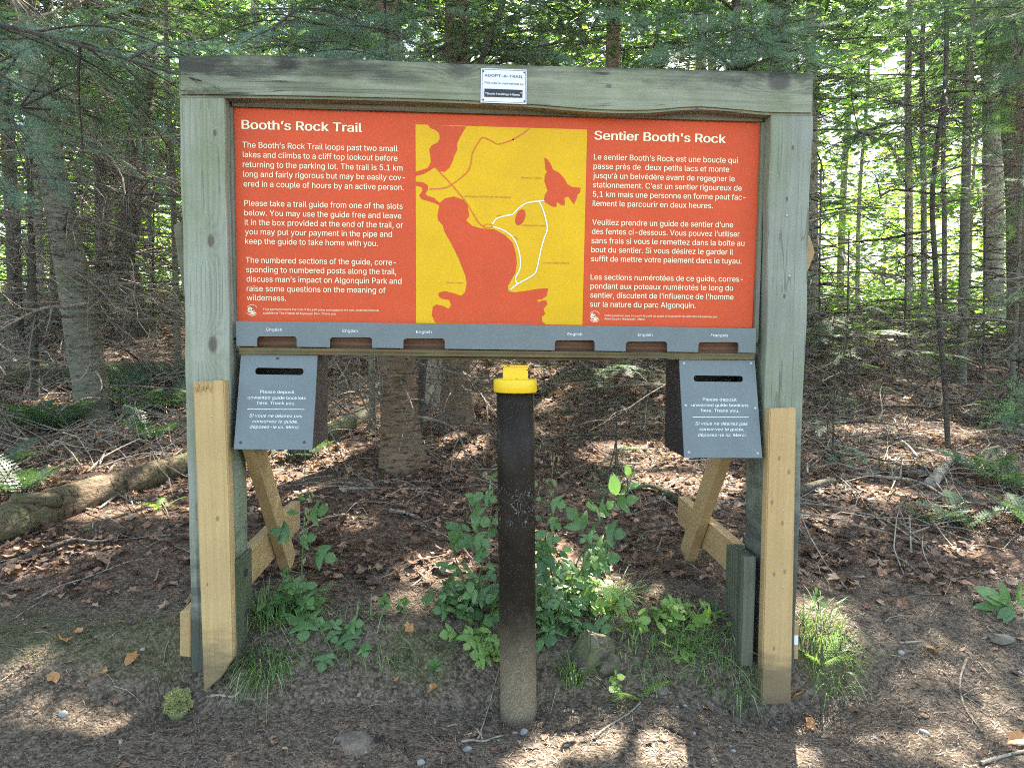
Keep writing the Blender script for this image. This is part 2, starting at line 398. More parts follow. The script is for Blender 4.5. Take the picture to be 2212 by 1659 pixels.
M['capy'] = paint('chipped_yellow_paint', (.74, .48, .010), .42, .35, .06, 18, .3, chips=.80)
def pipe_mat():
    t = NT('dusty_dark_pipe_paint'); o = t.co(); z = t.sep(o)[2]
    c = t.mix(t.step(t.noise(o, 12, 5, .6), .35, .7), (.014, .0098, .0062), (.023, .0165, .0110))
    sp = t.step(t.noise(t.mapping(o, (1, 1, .55)), 320, 2, .5), .70, .76)
    c = t.mix(t.math('MULTIPLY', sp, .4), c, (.30, .26, .20))
    zz = t.math('ADD', z, t.math('MULTIPLY', t.math('SUBTRACT', t.noise(o, 16, 5, .7), .5), .16))
    d1 = t.math('SUBTRACT', 1.0, t.step(zz, .03, .34))
    grit = t.step(t.noise(o, 260, 3, .6), .42, .62)
    dust = t.math('MULTIPLY', d1, t.math('MULTIPLY_ADD', grit, .5, .5))
    c = t.mix(dust, c, (.25, .195, .125))
    v = t.n('TexWave'); t.set(v.inputs['Vector'], t.mapping(o, (30, 30, 26))); v.inputs['Scale'].default_value = 1.0; v.inputs['Distortion'].default_value = 22; v.inputs['Detail'].default_value = 3
    ln = t.step(v.outputs['Fac'], .965, .99)
    zw = t.math('MULTIPLY', t.step(z, .545, .57), t.math('SUBTRACT', 1.0, t.step(z, .66, .68)))
    sc = t.math('MULTIPLY', ln, t.math('MULTIPLY', zw, t.step(t.noise(o, 30, 2), .42, .6)))
    c = t.mix(t.math('MULTIPLY', sc, .7), c, (.35, .35, .34))
    return t.done(t.bsdf(c, t.mixf(d1, .42, .9), t.bump(t.math('MULTIPLY_ADD', grit, d1, t.noise(o, 60, 2)), .25, .0015), .12))
M['pipe'] = pipe_mat()
M['bark_fir'] = bark('fir_bark', (.092, .083, .060), (.172, .155, .115), .35)
M['bark_dark'] = bark('dark_bark', (.045, .036, .028), (.085, .07, .055), .2, True, .15)
M['bark_far'] = bark('pale_far_bark', (.22, .18, .13), (.36, .31, .24), .15, False, .3)
M['bark_red'] = bark('reddish_bark', (.10, .062, .038), (.19, .125, .08), .2)
M['twig'] = bark('dead_twig_wood', (.10, .08, .06), (.20, .17, .13), 0, False, .5)
M['twigd'] = bark('dark_twig_wood', (.035, .028, .022), (.075, .06, .048), 0, False, .2)
M['stick'] = bark('grey_stick_wood', (.17, .14, .105), (.33, .28, .22), 0, False, .4)
M['log'] = bark('barkless_log_wood', (.055, .040, .026), (.160, .115, .070), .45, False, .3, True)
M['mosslog'] = bark('mossy_log_wood', (.045, .04, .028), (.09, .08, .05), 1.0, False, .1, True)
M['fir'] = leafy('fir_needles', [(0, (.024, .056, .024)), (.5, (.07, .13, .058)), (1, (.15, .23, .11))], .28, 1.3)
M['firb'] = leafy('blue_fir_needles', [(0, (.032, .075, .038)), (.5, (.105, .18, .105)), (1, (.24, .33, .22))], .25, 1.2)
M['hem'] = leafy('hemlock_needles', [(0, (.040, .080, .030)), (.5, (.06, .115, .045)), (1, (.085, .15, .06))], .42, 1.8)
M['decid'] = leafy('sunlit_leaves', [(0, (.08, .16, .03)), (.5, (.12, .21, .04)), (1, (.19, .27, .06))], .55, 2.0)
M['plant'] = leafy('plant_leaves', [(0, (.065, .135, .040)), (.5, (.095, .185, .058)), (1, (.14, .24, .08))], .38, 1.5, .42, .03)
M['fern'] = leafy('fern_green', [(0, (.035, .075, .035)), (.6, (.055, .11, .05)), (1, (.085, .15, .065))], .4, 1.4)
M['grass'] = leafy('grass_green', [(0, (.085, .155, .04)), (.55, (.14, .235, .065)), (.85, (.21, .30, .10)), (1, (.42, .38, .22))], .35, 1.3)
M['litter'] = leafy('dry_leaves', [(0, (.035, .019, .012)), (.25, (.09, .046, .027)), (.55, (.16, .082, .048)), (.8, (.24, .135, .080)), (1, (.38, .25, .16))], .15, 1.2, .6, .03, .5)
M['dryneedle'] = leafy('dry_needles', [(0, (.07, .045, .03)), (.6, (.13, .09, .06)), (1, (.25, .185, .125))], .0)
M['orangeleaf'] = leafy('orange_dead_leaf', [(0, (.30, .13, .04)), (1, (.42, .22, .08))], .25)
M['moss'] = leafy('moss_fuzz', [(0, (.26, .28, .08)), (.6, (.40, .40, .16)), (1, (.62, .58, .34))], .3)
def rockm(name, a, b, moss=0.0):
    t = NT(name); o = t.co('Object')
    c = t.mix(t.step(t.noise(o, 22, 6, .7), .3, .7), a, b)
    if moss: c = t.mix(t.math('MULTIPLY', t.step(t.noise(o, 16, 4, .6), .45, .6), moss), c, (.10, .13, .035))
    return t.done(t.bsdf(c, .85, t.bump(t.noise(o, 50, 6, .7), .6, .006), .2))
M['rock'] = rockm('trail_rock', (.085, .07, .052), (.18, .15, .115))
M['rockm'] = rockm('mossy_rock', (.06, .05, .034), (.15, .125, .085), .5)
M['pebble'] = rockm('pale_pebble', (.17, .165, .15), (.30, .285, .26))
def ground_mat():
    t = NT('forest_floor_soil'); o = t.co(); x, y, z = t.sep(o)
    n1 = t.noise(o, 3.0, 6, .6); n2 = t.noise(o, 42, 6, .7); n3 = t.noise(o, 240, 4, .7)
    dirt = t.mix(t.step(n2, .3, .7), (.058, .043, .030), (.150, .115, .080))
    duff = t.mix(t.step(n2, .32, .68), (.055, .030, .019), (.13, .072, .044))
    yy = t.math('ADD', y, t.math('MULTIPLY', t.math('SUBTRACT', n1, .5), .7))
    col = t.mix(t.step(yy, .12, .55), dirt, duff)
    col = t.mix(t.math('MULTIPLY', t.step(n3, .42, .66), .6), col, t.mix(t.step(n2, .35, .65), (.028, .021, .015), (.24, .19, .14)))
    vo = t.n('TexVoronoi'); t.set(vo.inputs['Vector'], o); vo.inputs['Scale'].default_value = 135; cr = t.sep(vo.outputs['Color'])[0]
    col = t.mix(t.math('MULTIPLY', t.step(cr, .60, .95), .55), col, (.24, .19, .14)); col = t.mix(t.math('MULTIPLY', t.step(t.math('SUBTRACT', 1.0, cr), .66, .95), .55), col, (.026, .020, .015))
    mask = None
    for (mx, my, rx, ry) in [(-1.75, .10, .55, .20), (-1.20, .05, .30, .12), (-.25, .0, .13, .08), (.62, .05, .12, .07), (1.1, -.02, .12, .10)]:
        d = t.math('ADD', t.math('POWER', t.math('DIVIDE', t.math('SUBTRACT', x, mx), rx), 2.0), t.math('POWER', t.math('DIVIDE', t.math('SUBTRACT', y, my), ry), 2.0))
        e = t.math('SUBTRACT', 1.0, t.step(t.math('ADD', d, t.math('MULTIPLY', t.math('SUBTRACT', t.noise(o, 14, 5, .7), .5), 2.2)), .4, 1.3))
        mask = e if mask is None else t.math('MAXIMUM', mask, e)
    col = t.mix(t.math('MULTIPLY', mask, .30), col, t.mix(n3, (.035, .055, .012), (.10, .14, .03)))
    h = t.math('ADD', t.math('ADD', t.math('MULTIPLY', n2, .7), t.math('MULTIPLY', n3, .35)), t.math('MULTIPLY', vo.outputs['Distance'], -.6))
    return t.done(t.bsdf(col, .95, t.bump(h, .8, .012), .1))
M['ground'] = ground_mat()

# ---------------------------------------------------------------- ground
def axis_pts(a, b, step, lo, hi, grow):
    p = list(np.arange(a, b+1e-6, step)); s = step; v = p[-1]
    while v < hi: s *= grow; v += s; p.append(v)
    s = step; v = p[0]
    while v > lo: s *= grow; v -= s; p.insert(0, v)
    return np.array(p)
gx = axis_pts(-2.4, 2.6, .022, -160, 160, 1.07); gy = axis_pts(-.7, 1.6, .022, -60, 220, 1.06)
XX, YY = np.meshgrid(gx, gy); ZZ = H(XX, YY)
near = np.clip(1-(np.abs(XX)+np.abs(YY))/6, 0, 1)
ZZ = ZZ + near*rng.normal(0, .0012, ZZ.shape) + near*.004*wob(XX*1.0, YY*1.0, .09)
nx, ny = len(gx), len(gy)
ii = (np.arange(ny-1)[:, None]*nx+np.arange(nx-1)[None, :])
FQ = np.stack([ii, ii+1, ii+nx+1, ii+nx], -1).reshape(-1, 4)
tag(link('ground', npmesh('ground', np.stack([XX, YY, ZZ], -1).reshape(-1, 3), FQ, None, True), M['ground']), 'brown forest floor rising behind the board, bare trail in front', 'ground', None, 'structure')
# ---------------------------------------------------------------- lettering and flat shapes
import os
try:
    _fp = os.path.join(bpy.utils.system_resource('DATAFILES'), 'fonts', 'Inter.woff2')
    FONT = bpy.data.fonts.load(_fp)           # the grotesque that ships inside Blender itself
except Exception:
    FONT = None
class Plane:
    def __init__(s, o, u, v):
        s.o = np.asarray(o, float); s.u = np.asarray(u, float)/np.linalg.norm(u)
        v = np.asarray(v, float); v = v-s.u*(v@s.u); s.v = v/np.linalg.norm(v); s.n = np.cross(s.u, s.v)
        if s.n @ (CAM-s.o) < 0: s.n = -s.n
    def px(s, p):                             # photograph point -> plane coordinates
        d = ray(*p); t = ((s.o-CAM)@s.n)/(d@s.n); q = CAM+d*t-s.o
        return np.array([q@s.u, q@s.v])
    def w(s, ab, h=0.0): return s.o+s.u*ab[0]+s.v*ab[1]+s.n*h
from mathutils.geometry import tessellate_polygon
def untangle(P):                              # an outline that crosses itself becomes several plain loops
    P = [p for i, p in enumerate(P) if np.linalg.norm(p-P[i-1]) > 1e-6]; n = len(P)
    if n < 3: return []
    A = np.array(P); B = np.roll(A, -1, 0); D = B-A
    for i in range(n-2):
        j = np.arange(i+2, n if i else n-1)
        if len(j) == 0: continue
        den = D[i, 0]*D[j, 1]-D[i, 1]*D[j, 0]; den = np.where(abs(den) < 1e-12, 1e-12, den); w = A[j]-A[i]
        t = (w[:, 0]*D[j, 1]-w[:, 1]*D[j, 0])/den; u = (w[:, 0]*D[i, 1]-w[:, 1]*D[i, 0])/den
        k = np.nonzero((t > 1e-6) & (t < 1-1e-6) & (u > 1e-6) & (u < 1-1e-6))[0]
        if len(k):
            q = j[k[np.argmin(t[k])]]; X = A[i]+D[i]*t[k].min()
            return untangle([X]+P[i+1:q+1])+untangle([X]+P[q+1:]+P[:i+1])
    return [A]
def glyphs(txt, bold=0.0, shear=0.0):         # every stroke filled by itself, so overlapping outlines leave no holes
    cu = bpy.data.curves.new('lettering', 'FONT'); cu.body = txt; cu.size = 1.0; cu.shear = shear
    if FONT: cu.font = FONT
    o = bpy.data.objects.new('lettering', cu); COL.objects.link(o); bpy.context.view_layer.update()
    crv = o.to_curve(bpy.context.evaluated_depsgraph_get(), apply_modifiers=False)
    polys = []
    for sp in crv.splines:
        B = sp.bezier_points; n = len(B); P = []
        for k in range(n):
            p0, h0, h1, p1 = B[k].co, B[k].handle_right, B[(k+1) % n].handle_left, B[(k+1) % n].co
            st = 1 if abs((h0-p0).cross(p1-p0).z)+abs((h1-p1).cross(p1-p0).z) < 1e-6 else 4
            for q in range(st):
                u = q/st; w = 1-u; v = p0*w**3+h0*(3*w*w*u)+h1*(3*w*u*u)+p1*u**3; P.append((v.x, v.y))
        if n == 0: P = [(p.co.x, p.co.y) for p in sp.points]
        if len(P) > 2: polys += untangle([np.array(p) for p in P])
    o.to_curve_clear(); bpy.data.objects.remove(o); bpy.data.curves.remove(cu)
    ar = [.5*float(np.sum(p[:, 0]*np.roll(p[:, 1], -1)-np.roll(p[:, 0], -1)*p[:, 1])) for p in polys]
    polys = [p for p, a in zip(polys, ar) if abs(a) > 2e-5]; ar = [a for a in ar if abs(a) > 2e-5]; sg = np.sign(ar[int(np.argmax(np.abs(ar)))])
    def inside(q, p):
        x, y = q; a = p; b = np.roll(p, -1, 0); k = ((a[:, 1] > y) != (b[:, 1] > y)) & (x < (b[:, 0]-a[:, 0])*(y-a[:, 1])/(b[:, 1]-a[:, 1]+1e-12)+a[:, 0]); return k.sum() % 2 == 1
    outs = [i for i in range(len(polys)) if ar[i]*sg > 0]; holes = {i: [] for i in outs}
    for i in range(len(polys)):
        if ar[i]*sg < 0:
            c_ = [k for k in outs if inside(polys[i][0], polys[k])]
            if c_: holes[min(c_, key=lambda k: abs(ar[k]))].append(i)
    V = []; F = []; n = 0
    for z, i in enumerate(outs):
        L = [polys[i]]+[polys[k] for k in holes[i]]; T = tessellate_polygon([[Vector((*p, 0)) for p in q] for q in L])
        A = np.concatenate(L); V.append(np.c_[A, np.full(len(A), (z % 5)*.0016)]); F += [(a+n, b+n, c+n) for a, b, c in T]; n += len(A)
    return np.concatenate(V), np.array(F)
def write(name, lines, pl, mat, parent, size, conv, h=.0028, bold=0.0, shear=0.0):
    """lines: (text, left x, baseline y, right x) as measured on an enlargement"""
    g = Geo()
    for (txt, x0, y0, x1) in lines:
        a = pl.px(conv(x0, y0)); b = pl.px(conv(x1, y0)); wd = b[0]-a[0]
        V, F = glyphs(txt, 0, shear); mn, mxx = V[:, 0].min(), V[:, 0].max()
        k = wd/(mxx-mn)
        for j, dx in enumerate((0,) if bold == 0 else (-bold, 0, bold) if bold < .015 else (-bold, -bold*.4, bold*.4, bold)):   # heavier strokes by overlaying
            P = pl.o+(a[0]+(V[:, 0:1]-mn)*k+dx*size)*pl.u+(a[1]+V[:, 1:2]*size)*pl.v+(h+.00017*j+V[:, 2:3]*.02)*pl.n
            g.add(P, F)
    return g.build(name, mat, parent)
def flat(name, pts, pl, mat, parent, h, th=.0004, conv=None):
    bm = bmesh.new()
    prism(bm, [pl.w(pl.px(conv(*p) if conv else p), h) for p in pts], th, -pl.n)
    bm.normal_update(); bmesh.ops.triangulate(bm, faces=[f for f in bm.faces if len(f.verts) > 4], ngon_method='EAR_CLIP')
    return bm_obj(name, bm, mat, parent)
def smoothed(pts, k=3):
    out = []; n = len(pts); P = [np.array(p, float) for p in pts]
    for i in range(n):
        p0, p1, p2, p3 = P[i-1], P[i], P[(i+1) % n], P[(i+2) % n]
        for j in range(k):
            f = j/k; out.append(.5*((2*p1)+(-p0+p2)*f+(2*p0-5*p1+4*p2-p3)*f*f+(-p0+3*p1-3*p2+p3)*f**3))
    return out
def ribbon(g, pts, pl, wd, h, n=5):           # a painted line
    P = spline([pl.px(p) for p in pts], len(pts)*n)
    T = np.gradient(P, axis=0); T /= np.linalg.norm(T, axis=1)[:, None]; N = np.stack([-T[:, 1], T[:, 0]], 1)*wd/2
    L = np.array([pl.w(p, h) for p in P+N]); Q = np.array([pl.w(p, h) for p in P-N]); m_ = len(P)
    i = np.arange(m_-1)
    g.add(np.concatenate([L, Q]), np.concatenate([np.stack([i, i+m_, i+1], 1), np.stack([i+1, i+m_, i+m_+1], 1)]))
def plate(name, outline, holes, pl, th, mat, parent, h=0.0):   # a sheet with real openings
    cu = bpy.data.curves.new(name, 'CURVE'); cu.dimensions = '2D'; cu.fill_mode = 'BOTH'; cu.extrude = th/2
    for poly in [outline]+holes:
        sp = cu.splines.new('POLY'); sp.points.add(len(poly)-1); sp.use_cyclic_u = True
        for q, p in zip(sp.points, poly): q.co = (float(p[0]), float(p[1]), 0, 1)
    o = bpy.data.objects.new(name, cu); COL.objects.link(o); bpy.context.view_layer.update()
    me = bpy.data.meshes.new_from_object(o.evaluated_get(bpy.context.evaluated_depsgraph_get()))
    bpy.data.objects.remove(o); bpy.data.curves.remove(cu)
    me.materials.clear()
    for v in me.vertices:
        c = v.co.copy(); v.co = Vector(pl.w((c.x, c.y), h-th/2+c.z))
    return link(name, me, mat, parent)
def rrect(x0, y0, x1, y1, r, n=5):
    out = []
    for cx, cy, a in ((x1-r, y1-r, 0), (x0+r, y1-r, 90), (x0+r, y0+r, 180), (x1-r, y0+r, 270)):
        for i in range(n+1): t = R(a+90*i/n); out.append((cx+r*math.cos(t), cy+r*math.sin(t)))
    return out
def lumber(name, P, mats, parent, bev=.004, cuts=14, wobble=.0015, seed=0.0):
    """a timber given by eight corners (bottom ring, top ring) with eased and slightly wavy edges"""
    bm = bmesh.new(); hexa(bm, P); bmesh.ops.recalc_face_normals(bm, faces=bm.faces)
    bevelled(bm, bev)
    a = Vector(P[0]); b = Vector(P[4]); ax = (b-a).normalized()
    L = (b-a).length
    for i in range(1, cuts):
        co = a+ax*(L*i/cuts)
        bmesh.ops.bisect_plane(bm, geom=bm.verts[:]+bm.edges[:]+bm.faces[:], plane_co=co, plane_no=ax)
    for v in bm.verts:
        s = (v.co-a).dot(ax)
        q = np.array([math.sin(s*9+seed)+.6*math.sin(s*23+2*seed), math.sin(s*11+seed*3)+.6*math.sin(s*27+seed), 0])
        v.co += Vector(q*wobble)
    return bm_obj(name, bm, mats, parent)
def obox(A, B, lat, wl, wp):                  # corners of a board from A to B; lat = sideways direction
    A, B = np.asarray(A, float), np.asarray(B, float); d = (B-A)/np.linalg.norm(B-A)
    l = np.asarray(lat, float); l = l-d*(l@d); l /= np.linalg.norm(l); p = np.cross(d, l)
    l = l*wl/2; p = p*wp/2
    return [A-l-p, A+l-p, A+l+p, A-l+p, B-l-p, B+l-p, B+l+p, B-l+p]
def screw(name, c, nrm, r, mat, parent):
    bm = bmesh.new(); bmesh.ops.create_uvsphere(bm, u_segments=14, v_segments=8, radius=r)
    q = Vector(nrm).to_track_quat('Z', 'Y').to_matrix()
    for v in bm.verts:
        z = max(v.co.z, -.1*r)*.45
        if v.co.xy.length < r*.35: z -= .16*r           # the drive recess
        v.co.z = z
        v.co = q @ v.co+Vector(c)
    return bm_obj(name, bm, mat, parent, True)

# ---------------------------------------------------------------- the trail board
PL = Plane((0, 0, ZB), (1, 0, 0), (0, 0, 1))
board = thing('trail_sign', 'large orange and yellow trail map board in a grey timber frame', 'sign', (0, .02, .08), None)
def post(name, ol, il, ot, it, mat):
    b0, b1 = at(*ol, -.05), at(*il, -.05); t0, t1 = at(*ot, -.05), at(*it, -.05)
    def bk(p): return (p[0], .09, p[2])
    return lumber(name, [b0, b1, bk(b1), bk(b0), t0, t1, bk(t1), bk(t0)], mat, board, .006, 30, .0016, ol[0]*.01)
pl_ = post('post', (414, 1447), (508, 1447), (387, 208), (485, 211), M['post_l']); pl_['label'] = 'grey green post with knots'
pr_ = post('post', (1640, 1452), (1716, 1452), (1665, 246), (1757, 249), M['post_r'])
# the beam: waney timber following its crooked outline
top = [(384, 121), (440, 119), (500, 117), (560, 117), (610, 119), (640, 121), (700, 124), (780, 127), (850, 131), (930, 134), (1000, 137), (1100, 139.5), (1200, 142), (1300, 144), (1400, 147), (1500, 149.5), (1600, 152), (1680, 154), (1759, 156)]
bot = [(1757, 249), (1700, 248.5), (1650, 247), (1600, 242.5), (1550, 238), (1515, 235.5), (1480, 236.5), (1440, 240), (1400, 243), (1350, 243.5), (1300, 242), (1250, 239), (1200, 235), (1130, 229), (1060, 225), (1000, 222), (930, 219.5), (850, 217), (780, 215.5), (700, 213.5), (620, 212), (550, 211), (470, 209.5), (385, 209)]
bm = bmesh.new(); prism(bm, [at(*p, -.058) for p in top+bot], .143, (0, 1, 0)); bmesh.ops.recalc_face_normals(bm, faces=bm.faces)
bmesh.ops.bevel(bm, geom=[e for e in bm.edges if len(e.link_faces) == 2 and any(len(f.verts) > 4 for f in e.link_faces)], offset=.007, segments=2, affect='EDGES')
bm.normal_update(); bmesh.ops.triangulate(bm, faces=[f for f in bm.faces if len(f.verts) > 4], ngon_method='EAR_CLIP')
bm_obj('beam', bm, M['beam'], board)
panel = flat('panel', [(505, 232), (1645, 265), (1625, 708), (513, 697)], PL, M['orange'], board, 0, .014)
zt = ZB+.636
bm = bmesh.new(); hexa(bm, [(-.801, -.014, zt-.002), (.801, -.014, zt-.002), (.801, .06, zt-.002), (-.801, .06, zt-.002), (-.801, -.014, zt+.03), (.801, -.014, zt+.03), (.801, .06, zt+.03), (-.801, .06, zt+.03)]); bevelled(bm, .003)
bm_obj('top_trim', bm, M['trim'], board)
for sx in (-1, 1):
    bm = bmesh.new(); box(bm, *(sorted((sx*.799, sx*.812))), -.012, .05, ZB-.045, zt-.004); bevelled(bm, .002)
    bm_obj('side_trim', bm, M['trimv'], board)
bm = bmesh.new(); box(bm, -.82, .82, .0145, .032, ZB-.05, zt+.02); bm_obj('back_board', bm, M['trim'], board)
# --- what is printed on the panel
def rel(pts, conv): return [conv(*p) for p in pts]
flat('map_field', [c1(1332, 467), c2(578, 437), c2(553, 1453), c1(1335, 1538)], PL, M['yellow'], panel, .0010)
rockl = rel([(1462, 890), (1490, 866), (1540, 855), (1590, 874), (1613, 905), (1622, 960), (1605, 985), (1640, 1015), (1690, 1028), (1760, 1032)], c1) + \
    rel([(100, 958), (150, 985), (190, 1025), (207, 1080), (212, 1130), (205, 1180), (185, 1215), (165, 1250), (168, 1275), (200, 1283), (260, 1275), (320, 1265), (375, 1262), (368, 1300), (345, 1318), (318, 1322), (325, 1335), (345, 1325), (365, 1325), (370, 1345), (350, 1370), (360, 1395), (342, 1410), (345, 1435), (362, 1449)], c2) + \
    rel([(1438, 1537), (1420, 1495), (1425, 1450), (1445, 1437), (1480, 1445), (1510, 1460), (1523, 1440), (1515, 1415), (1470, 1405), (1455, 1390), (1460, 1372), (1490, 1365), (1530, 1375), (1580, 1390), (1600, 1370), (1608, 1320), (1600, 1280), (1580, 1230), (1565, 1190), (1540, 1140), (1520, 1100), (1490, 1050), (1478, 1010), (1455, 985), (1450, 960), (1460, 905), (1440, 893), (1400, 880), (1365, 870), (1352, 850), (1370, 822), (1366, 805), (1334, 797), (1334, 774), (1375, 780), (1398, 795), (1400, 815), (1385, 840), (1395, 852), (1430, 862)], c1)
flat('lake_shape', rockl, PL, M['orange'], panel, .0016)
flat('lake_shape', rel([(1400, 469), (1412, 487), (1440, 497), (1460, 515), (1462, 545), (1450, 565), (1420, 580), (1405, 600), (1412, 635), (1415, 670), (1400, 700), (1360, 715), (1333, 722), (1333, 745), (1375, 735), (1410, 715), (1440, 695), (1460, 720), (1490, 722), (1515, 700), (1530, 670), (1540, 640), (1558, 600), (1555, 570), (1580, 520), (1606, 479)], c1), PL, M['orange'], panel, .0016)
flat('lake_shape', rel([(355, 583), (368, 588), (385, 610), (400, 645), (430, 660), (455, 685), (475, 720), (500, 735), (545, 740), (540, 765), (528, 775), (522, 800), (508, 824), (490, 800), (480, 785), (460, 790), (462, 815), (460, 832), (440, 828), (420, 812), (418, 840), (400, 838), (375, 825), (352, 808), (358, 775), (372, 755), (355, 705), (358, 672), (370, 658), (360, 640), (358, 610)], c2), PL, M['orange'], panel, .0016)
rp = [(230+24*math.cos(a)*math.cos(.35)+44*math.sin(a)*math.sin(.35), 893+24*math.cos(a)*math.sin(.35)-44*math.sin(a)*math.cos(.35)) for a in np.linspace(0, 6.28, 20)[:-1]]
flat('lake_shape', rel(rp, c2), PL, M['orange'], panel, .0016)
g = Geo()
ribbon(g, rel([(1438, 698), (1525, 790), (1600, 880), (1650, 960), (1675, 1000), (1702, 1016)], c1), PL, .0034, .0022)
ribbon(g, rel([(1407, 815), (1480, 811), (1525, 792), (1605, 730), (1630, 680), (1640, 620), (1680, 550), (1700, 538), (1740, 555), (1780, 573), (1860, 548)], c1)+rel([(190, 489), (240, 460), (275, 433)], c2), PL, .0034, .0023)
ribbon(g, rel([(40, 945), (48, 930), (80, 931), (79, 946), (40, 945)], c2), PL, .0022, .0024, 8)
ribbon(g, rel([(108, 888), (118, 884), (133, 880)], c2), PL, .0022, .0024); ribbon(g, rel([(200, 992), (210, 1000), (218, 1008)], c2), PL, .0022, .0024)
g.build('road_line', M['mapline'], panel)
g = Geo()
ribbon(g, rel([(85, 930), (105, 902), (150, 886), (190, 878), (215, 852), (260, 821), (320, 810), (355, 808)], c2), PL, .0035, .0026)
ribbon(g, rel([(328, 811), (345, 845), (362, 900), (370, 955), (355, 1000), (340, 1050), (325, 1120), (315, 1165), (295, 1195), (215, 1240), (180, 1268)], c2), PL, .0035, .0027)
ribbon(g, rel([(88, 943), (130, 955), (165, 975), (200, 1010), (220, 1060), (230, 1110), (228, 1160), (205, 1210), (215, 1240)], c2), PL, .0035, .0028)
g.build('trail_line', M['white'], panel)
for tx, x0, y0, x1, cv, sh in (('Gordon  Lake', 233, 690, 340, c2, 0), ('Campground/Terrain de camping', 1595, 858, 1848, c1, .25), ('Rosepond  Lake', 242, 938, 360, c2, 0), ('Lookout/Belvédère', 346, 1133, 484, c2, .25), ('Rock  Lake', 1497, 1324, 1587, c1, 0)):
    write('map_name', [(tx, x0, y0, x1)], PL, M['maptext'], panel, .0098, cv, .003, 0, sh)
write('title', [("Booth’s Rock Trail", 395, 491, 1042)], PL, M['cream'], panel, .051, c1, .0012, .022)
write('title', [("Sentier Booth's Rock", 617, 489, 1298)], PL, M['cream'], panel, .051, c2, .0012, .022)
T = .0332
write('paragraph', [("The Booth’s Rock Trail loops past two small", 398, 592, 1235), ("lakes and climbs to a cliff top lookout before", 400, 644, 1234), ("returning to the parking lot. The trail is 5.1 km", 400, 697, 1262), ("long and fairly rigorous but may be easily cov-", 402, 749, 1275), ("ered in a couple of hours by an active person.", 404, 802, 1268)], PL, M['cream'], panel, T, c1, .0012, .004)
write('paragraph', [("Please take a trail guide from one of the slots", 408, 906, 1262), ("below. You may use the guide free and leave", 408, 958, 1255), ("it in the box provided at the end of the trail, or", 410, 1009, 1264), ("you may put your payment in the pipe and", 412, 1060, 1205), ("keep the guide to take home with you.", 413, 1111, 1128)], PL, M['cream'], panel, T, c1, .0012, .004)
write('paragraph', [("The numbered sections of the guide, corre-", 416, 1213, 1226), ("sponding to numbered posts along the trail,", 418, 1264, 1228), ("discuss man’s impact on Algonquin Park and", 420, 1315, 1256), ("raise some questions on the meaning of", 421, 1366, 1170), ("wilderness.", 422, 1416, 633)], PL, M['cream'], panel, T, c1, .0012, .004)
write('paragraph', [("Le sentier Booth’s Rock est une boucle qui", 613, 593, 1362), ("passe près de  deux petits lacs et monte", 611, 641, 1317), ("jusqu’à un belvédère avant de regagner le", 609, 690, 1346), ("stationnement. C’est un sentier rigoureux de", 608, 738, 1382), ("5,1 km mais une personne en forme peut fac-", 607, 786, 1402), ("ilement le parcourir en deux heures.", 606, 834, 1232)], PL, M['cream'], panel, T, c2, .0012, .004)
write('paragraph', [("Veuillez prendre un guide de sentier d’une", 604, 932, 1337), ("des fentes ci-dessous. Vous pouvez l’utiliser", 602, 980, 1371), ("sans frais si vous le remettez dans la boîte au", 600, 1028, 1396), ("bout du sentier. Si vous désirez le garder il", 599, 1075, 1337), ("suffit de mettre votre paiement dans le tuyau.", 598, 1122, 1381)], PL, M['cream'], panel, T, c2, .0012, .004)
write('paragraph', [("Les sections numérotées de ce guide, corres-", 596, 1217, 1388), ("pondant aux poteaux numérotés le long du", 595, 1264, 1336), ("sentier, discutent de l’influence de l'homme", 594, 1311, 1339), ("sur la nature du parc Algonquin.", 593, 1358, 1142)], PL, M['cream'], panel, T, c2, .0012, .004)
write('fine_print', [("Your payment covers the cost of the trail guide and supports the non-profit educational", 508, 1468, 1133), ("activities of The Friends of Algonquin Park. Thank you.", 508, 1489, 905)], PL, M['cream'], panel, .0118, c1, .0012)
write('fine_print', [("Votre paiement sert à couvrir le coût du guide et à soutenir les activités éducatives des", 668, 1408, 1254), ("Amis du parc Algonquin.  Merci.", 668, 1425, 880)], PL, M['cream'], panel, .0118, c2, .0012)
for cv, cx, cy, rr in ((c1, 449, 1469, 30), (c2, 617, 1409, 28)):   # round emblem: trees over water in a ring of lettering
    g = Geo(); a = np.linspace(.35, 2.8, 15)
    k = rr/30.0
    for n_ in range(14):
        t0 = .5+n_*.155
        ribbon(g, [cv(cx+rr*math.cos(t0+d), cy-rr*math.sin(t0+d)) for d in (0, .05, .1)], PL, .0016, .0012, 2)
        t0 = 3.6+n_*.155
        ribbon(g, [cv(cx+rr*math.cos(t0+d), cy-rr*math.sin(t0+d)) for d in (0, .05, .1)], PL, .0016, .0012, 2)
    for tx, h_ in ((-18, 22), (-11, 27), (-4, 20), (3, 10)):
        for q in range(4):
            yy = cy+2*k-h_*k*q/4.5
            w_ = (5.2-q)*k
            ribbon(g, [cv(cx+tx*k-w_, yy), cv(cx+tx*k, yy-1.5*k), cv(cx+tx*k+w_, yy)], PL, .0026, .0012, 2)
    for q, (x0, x1) in enumerate(((-22, 18), (-20, 6), (-4, 22), (-18, 12), (-8, 14))):
        ribbon(g, [cv(cx+x0*k, cy+(6+q*4.2)*k), cv(cx+(x0+x1)/2*k, cy+(5+q*4.2)*k), cv(cx+x1*k, cy+(6.5+q*4.2)*k)], PL, .0020, .0012, 3)
    g.build('emblem', M['cream'], panel)
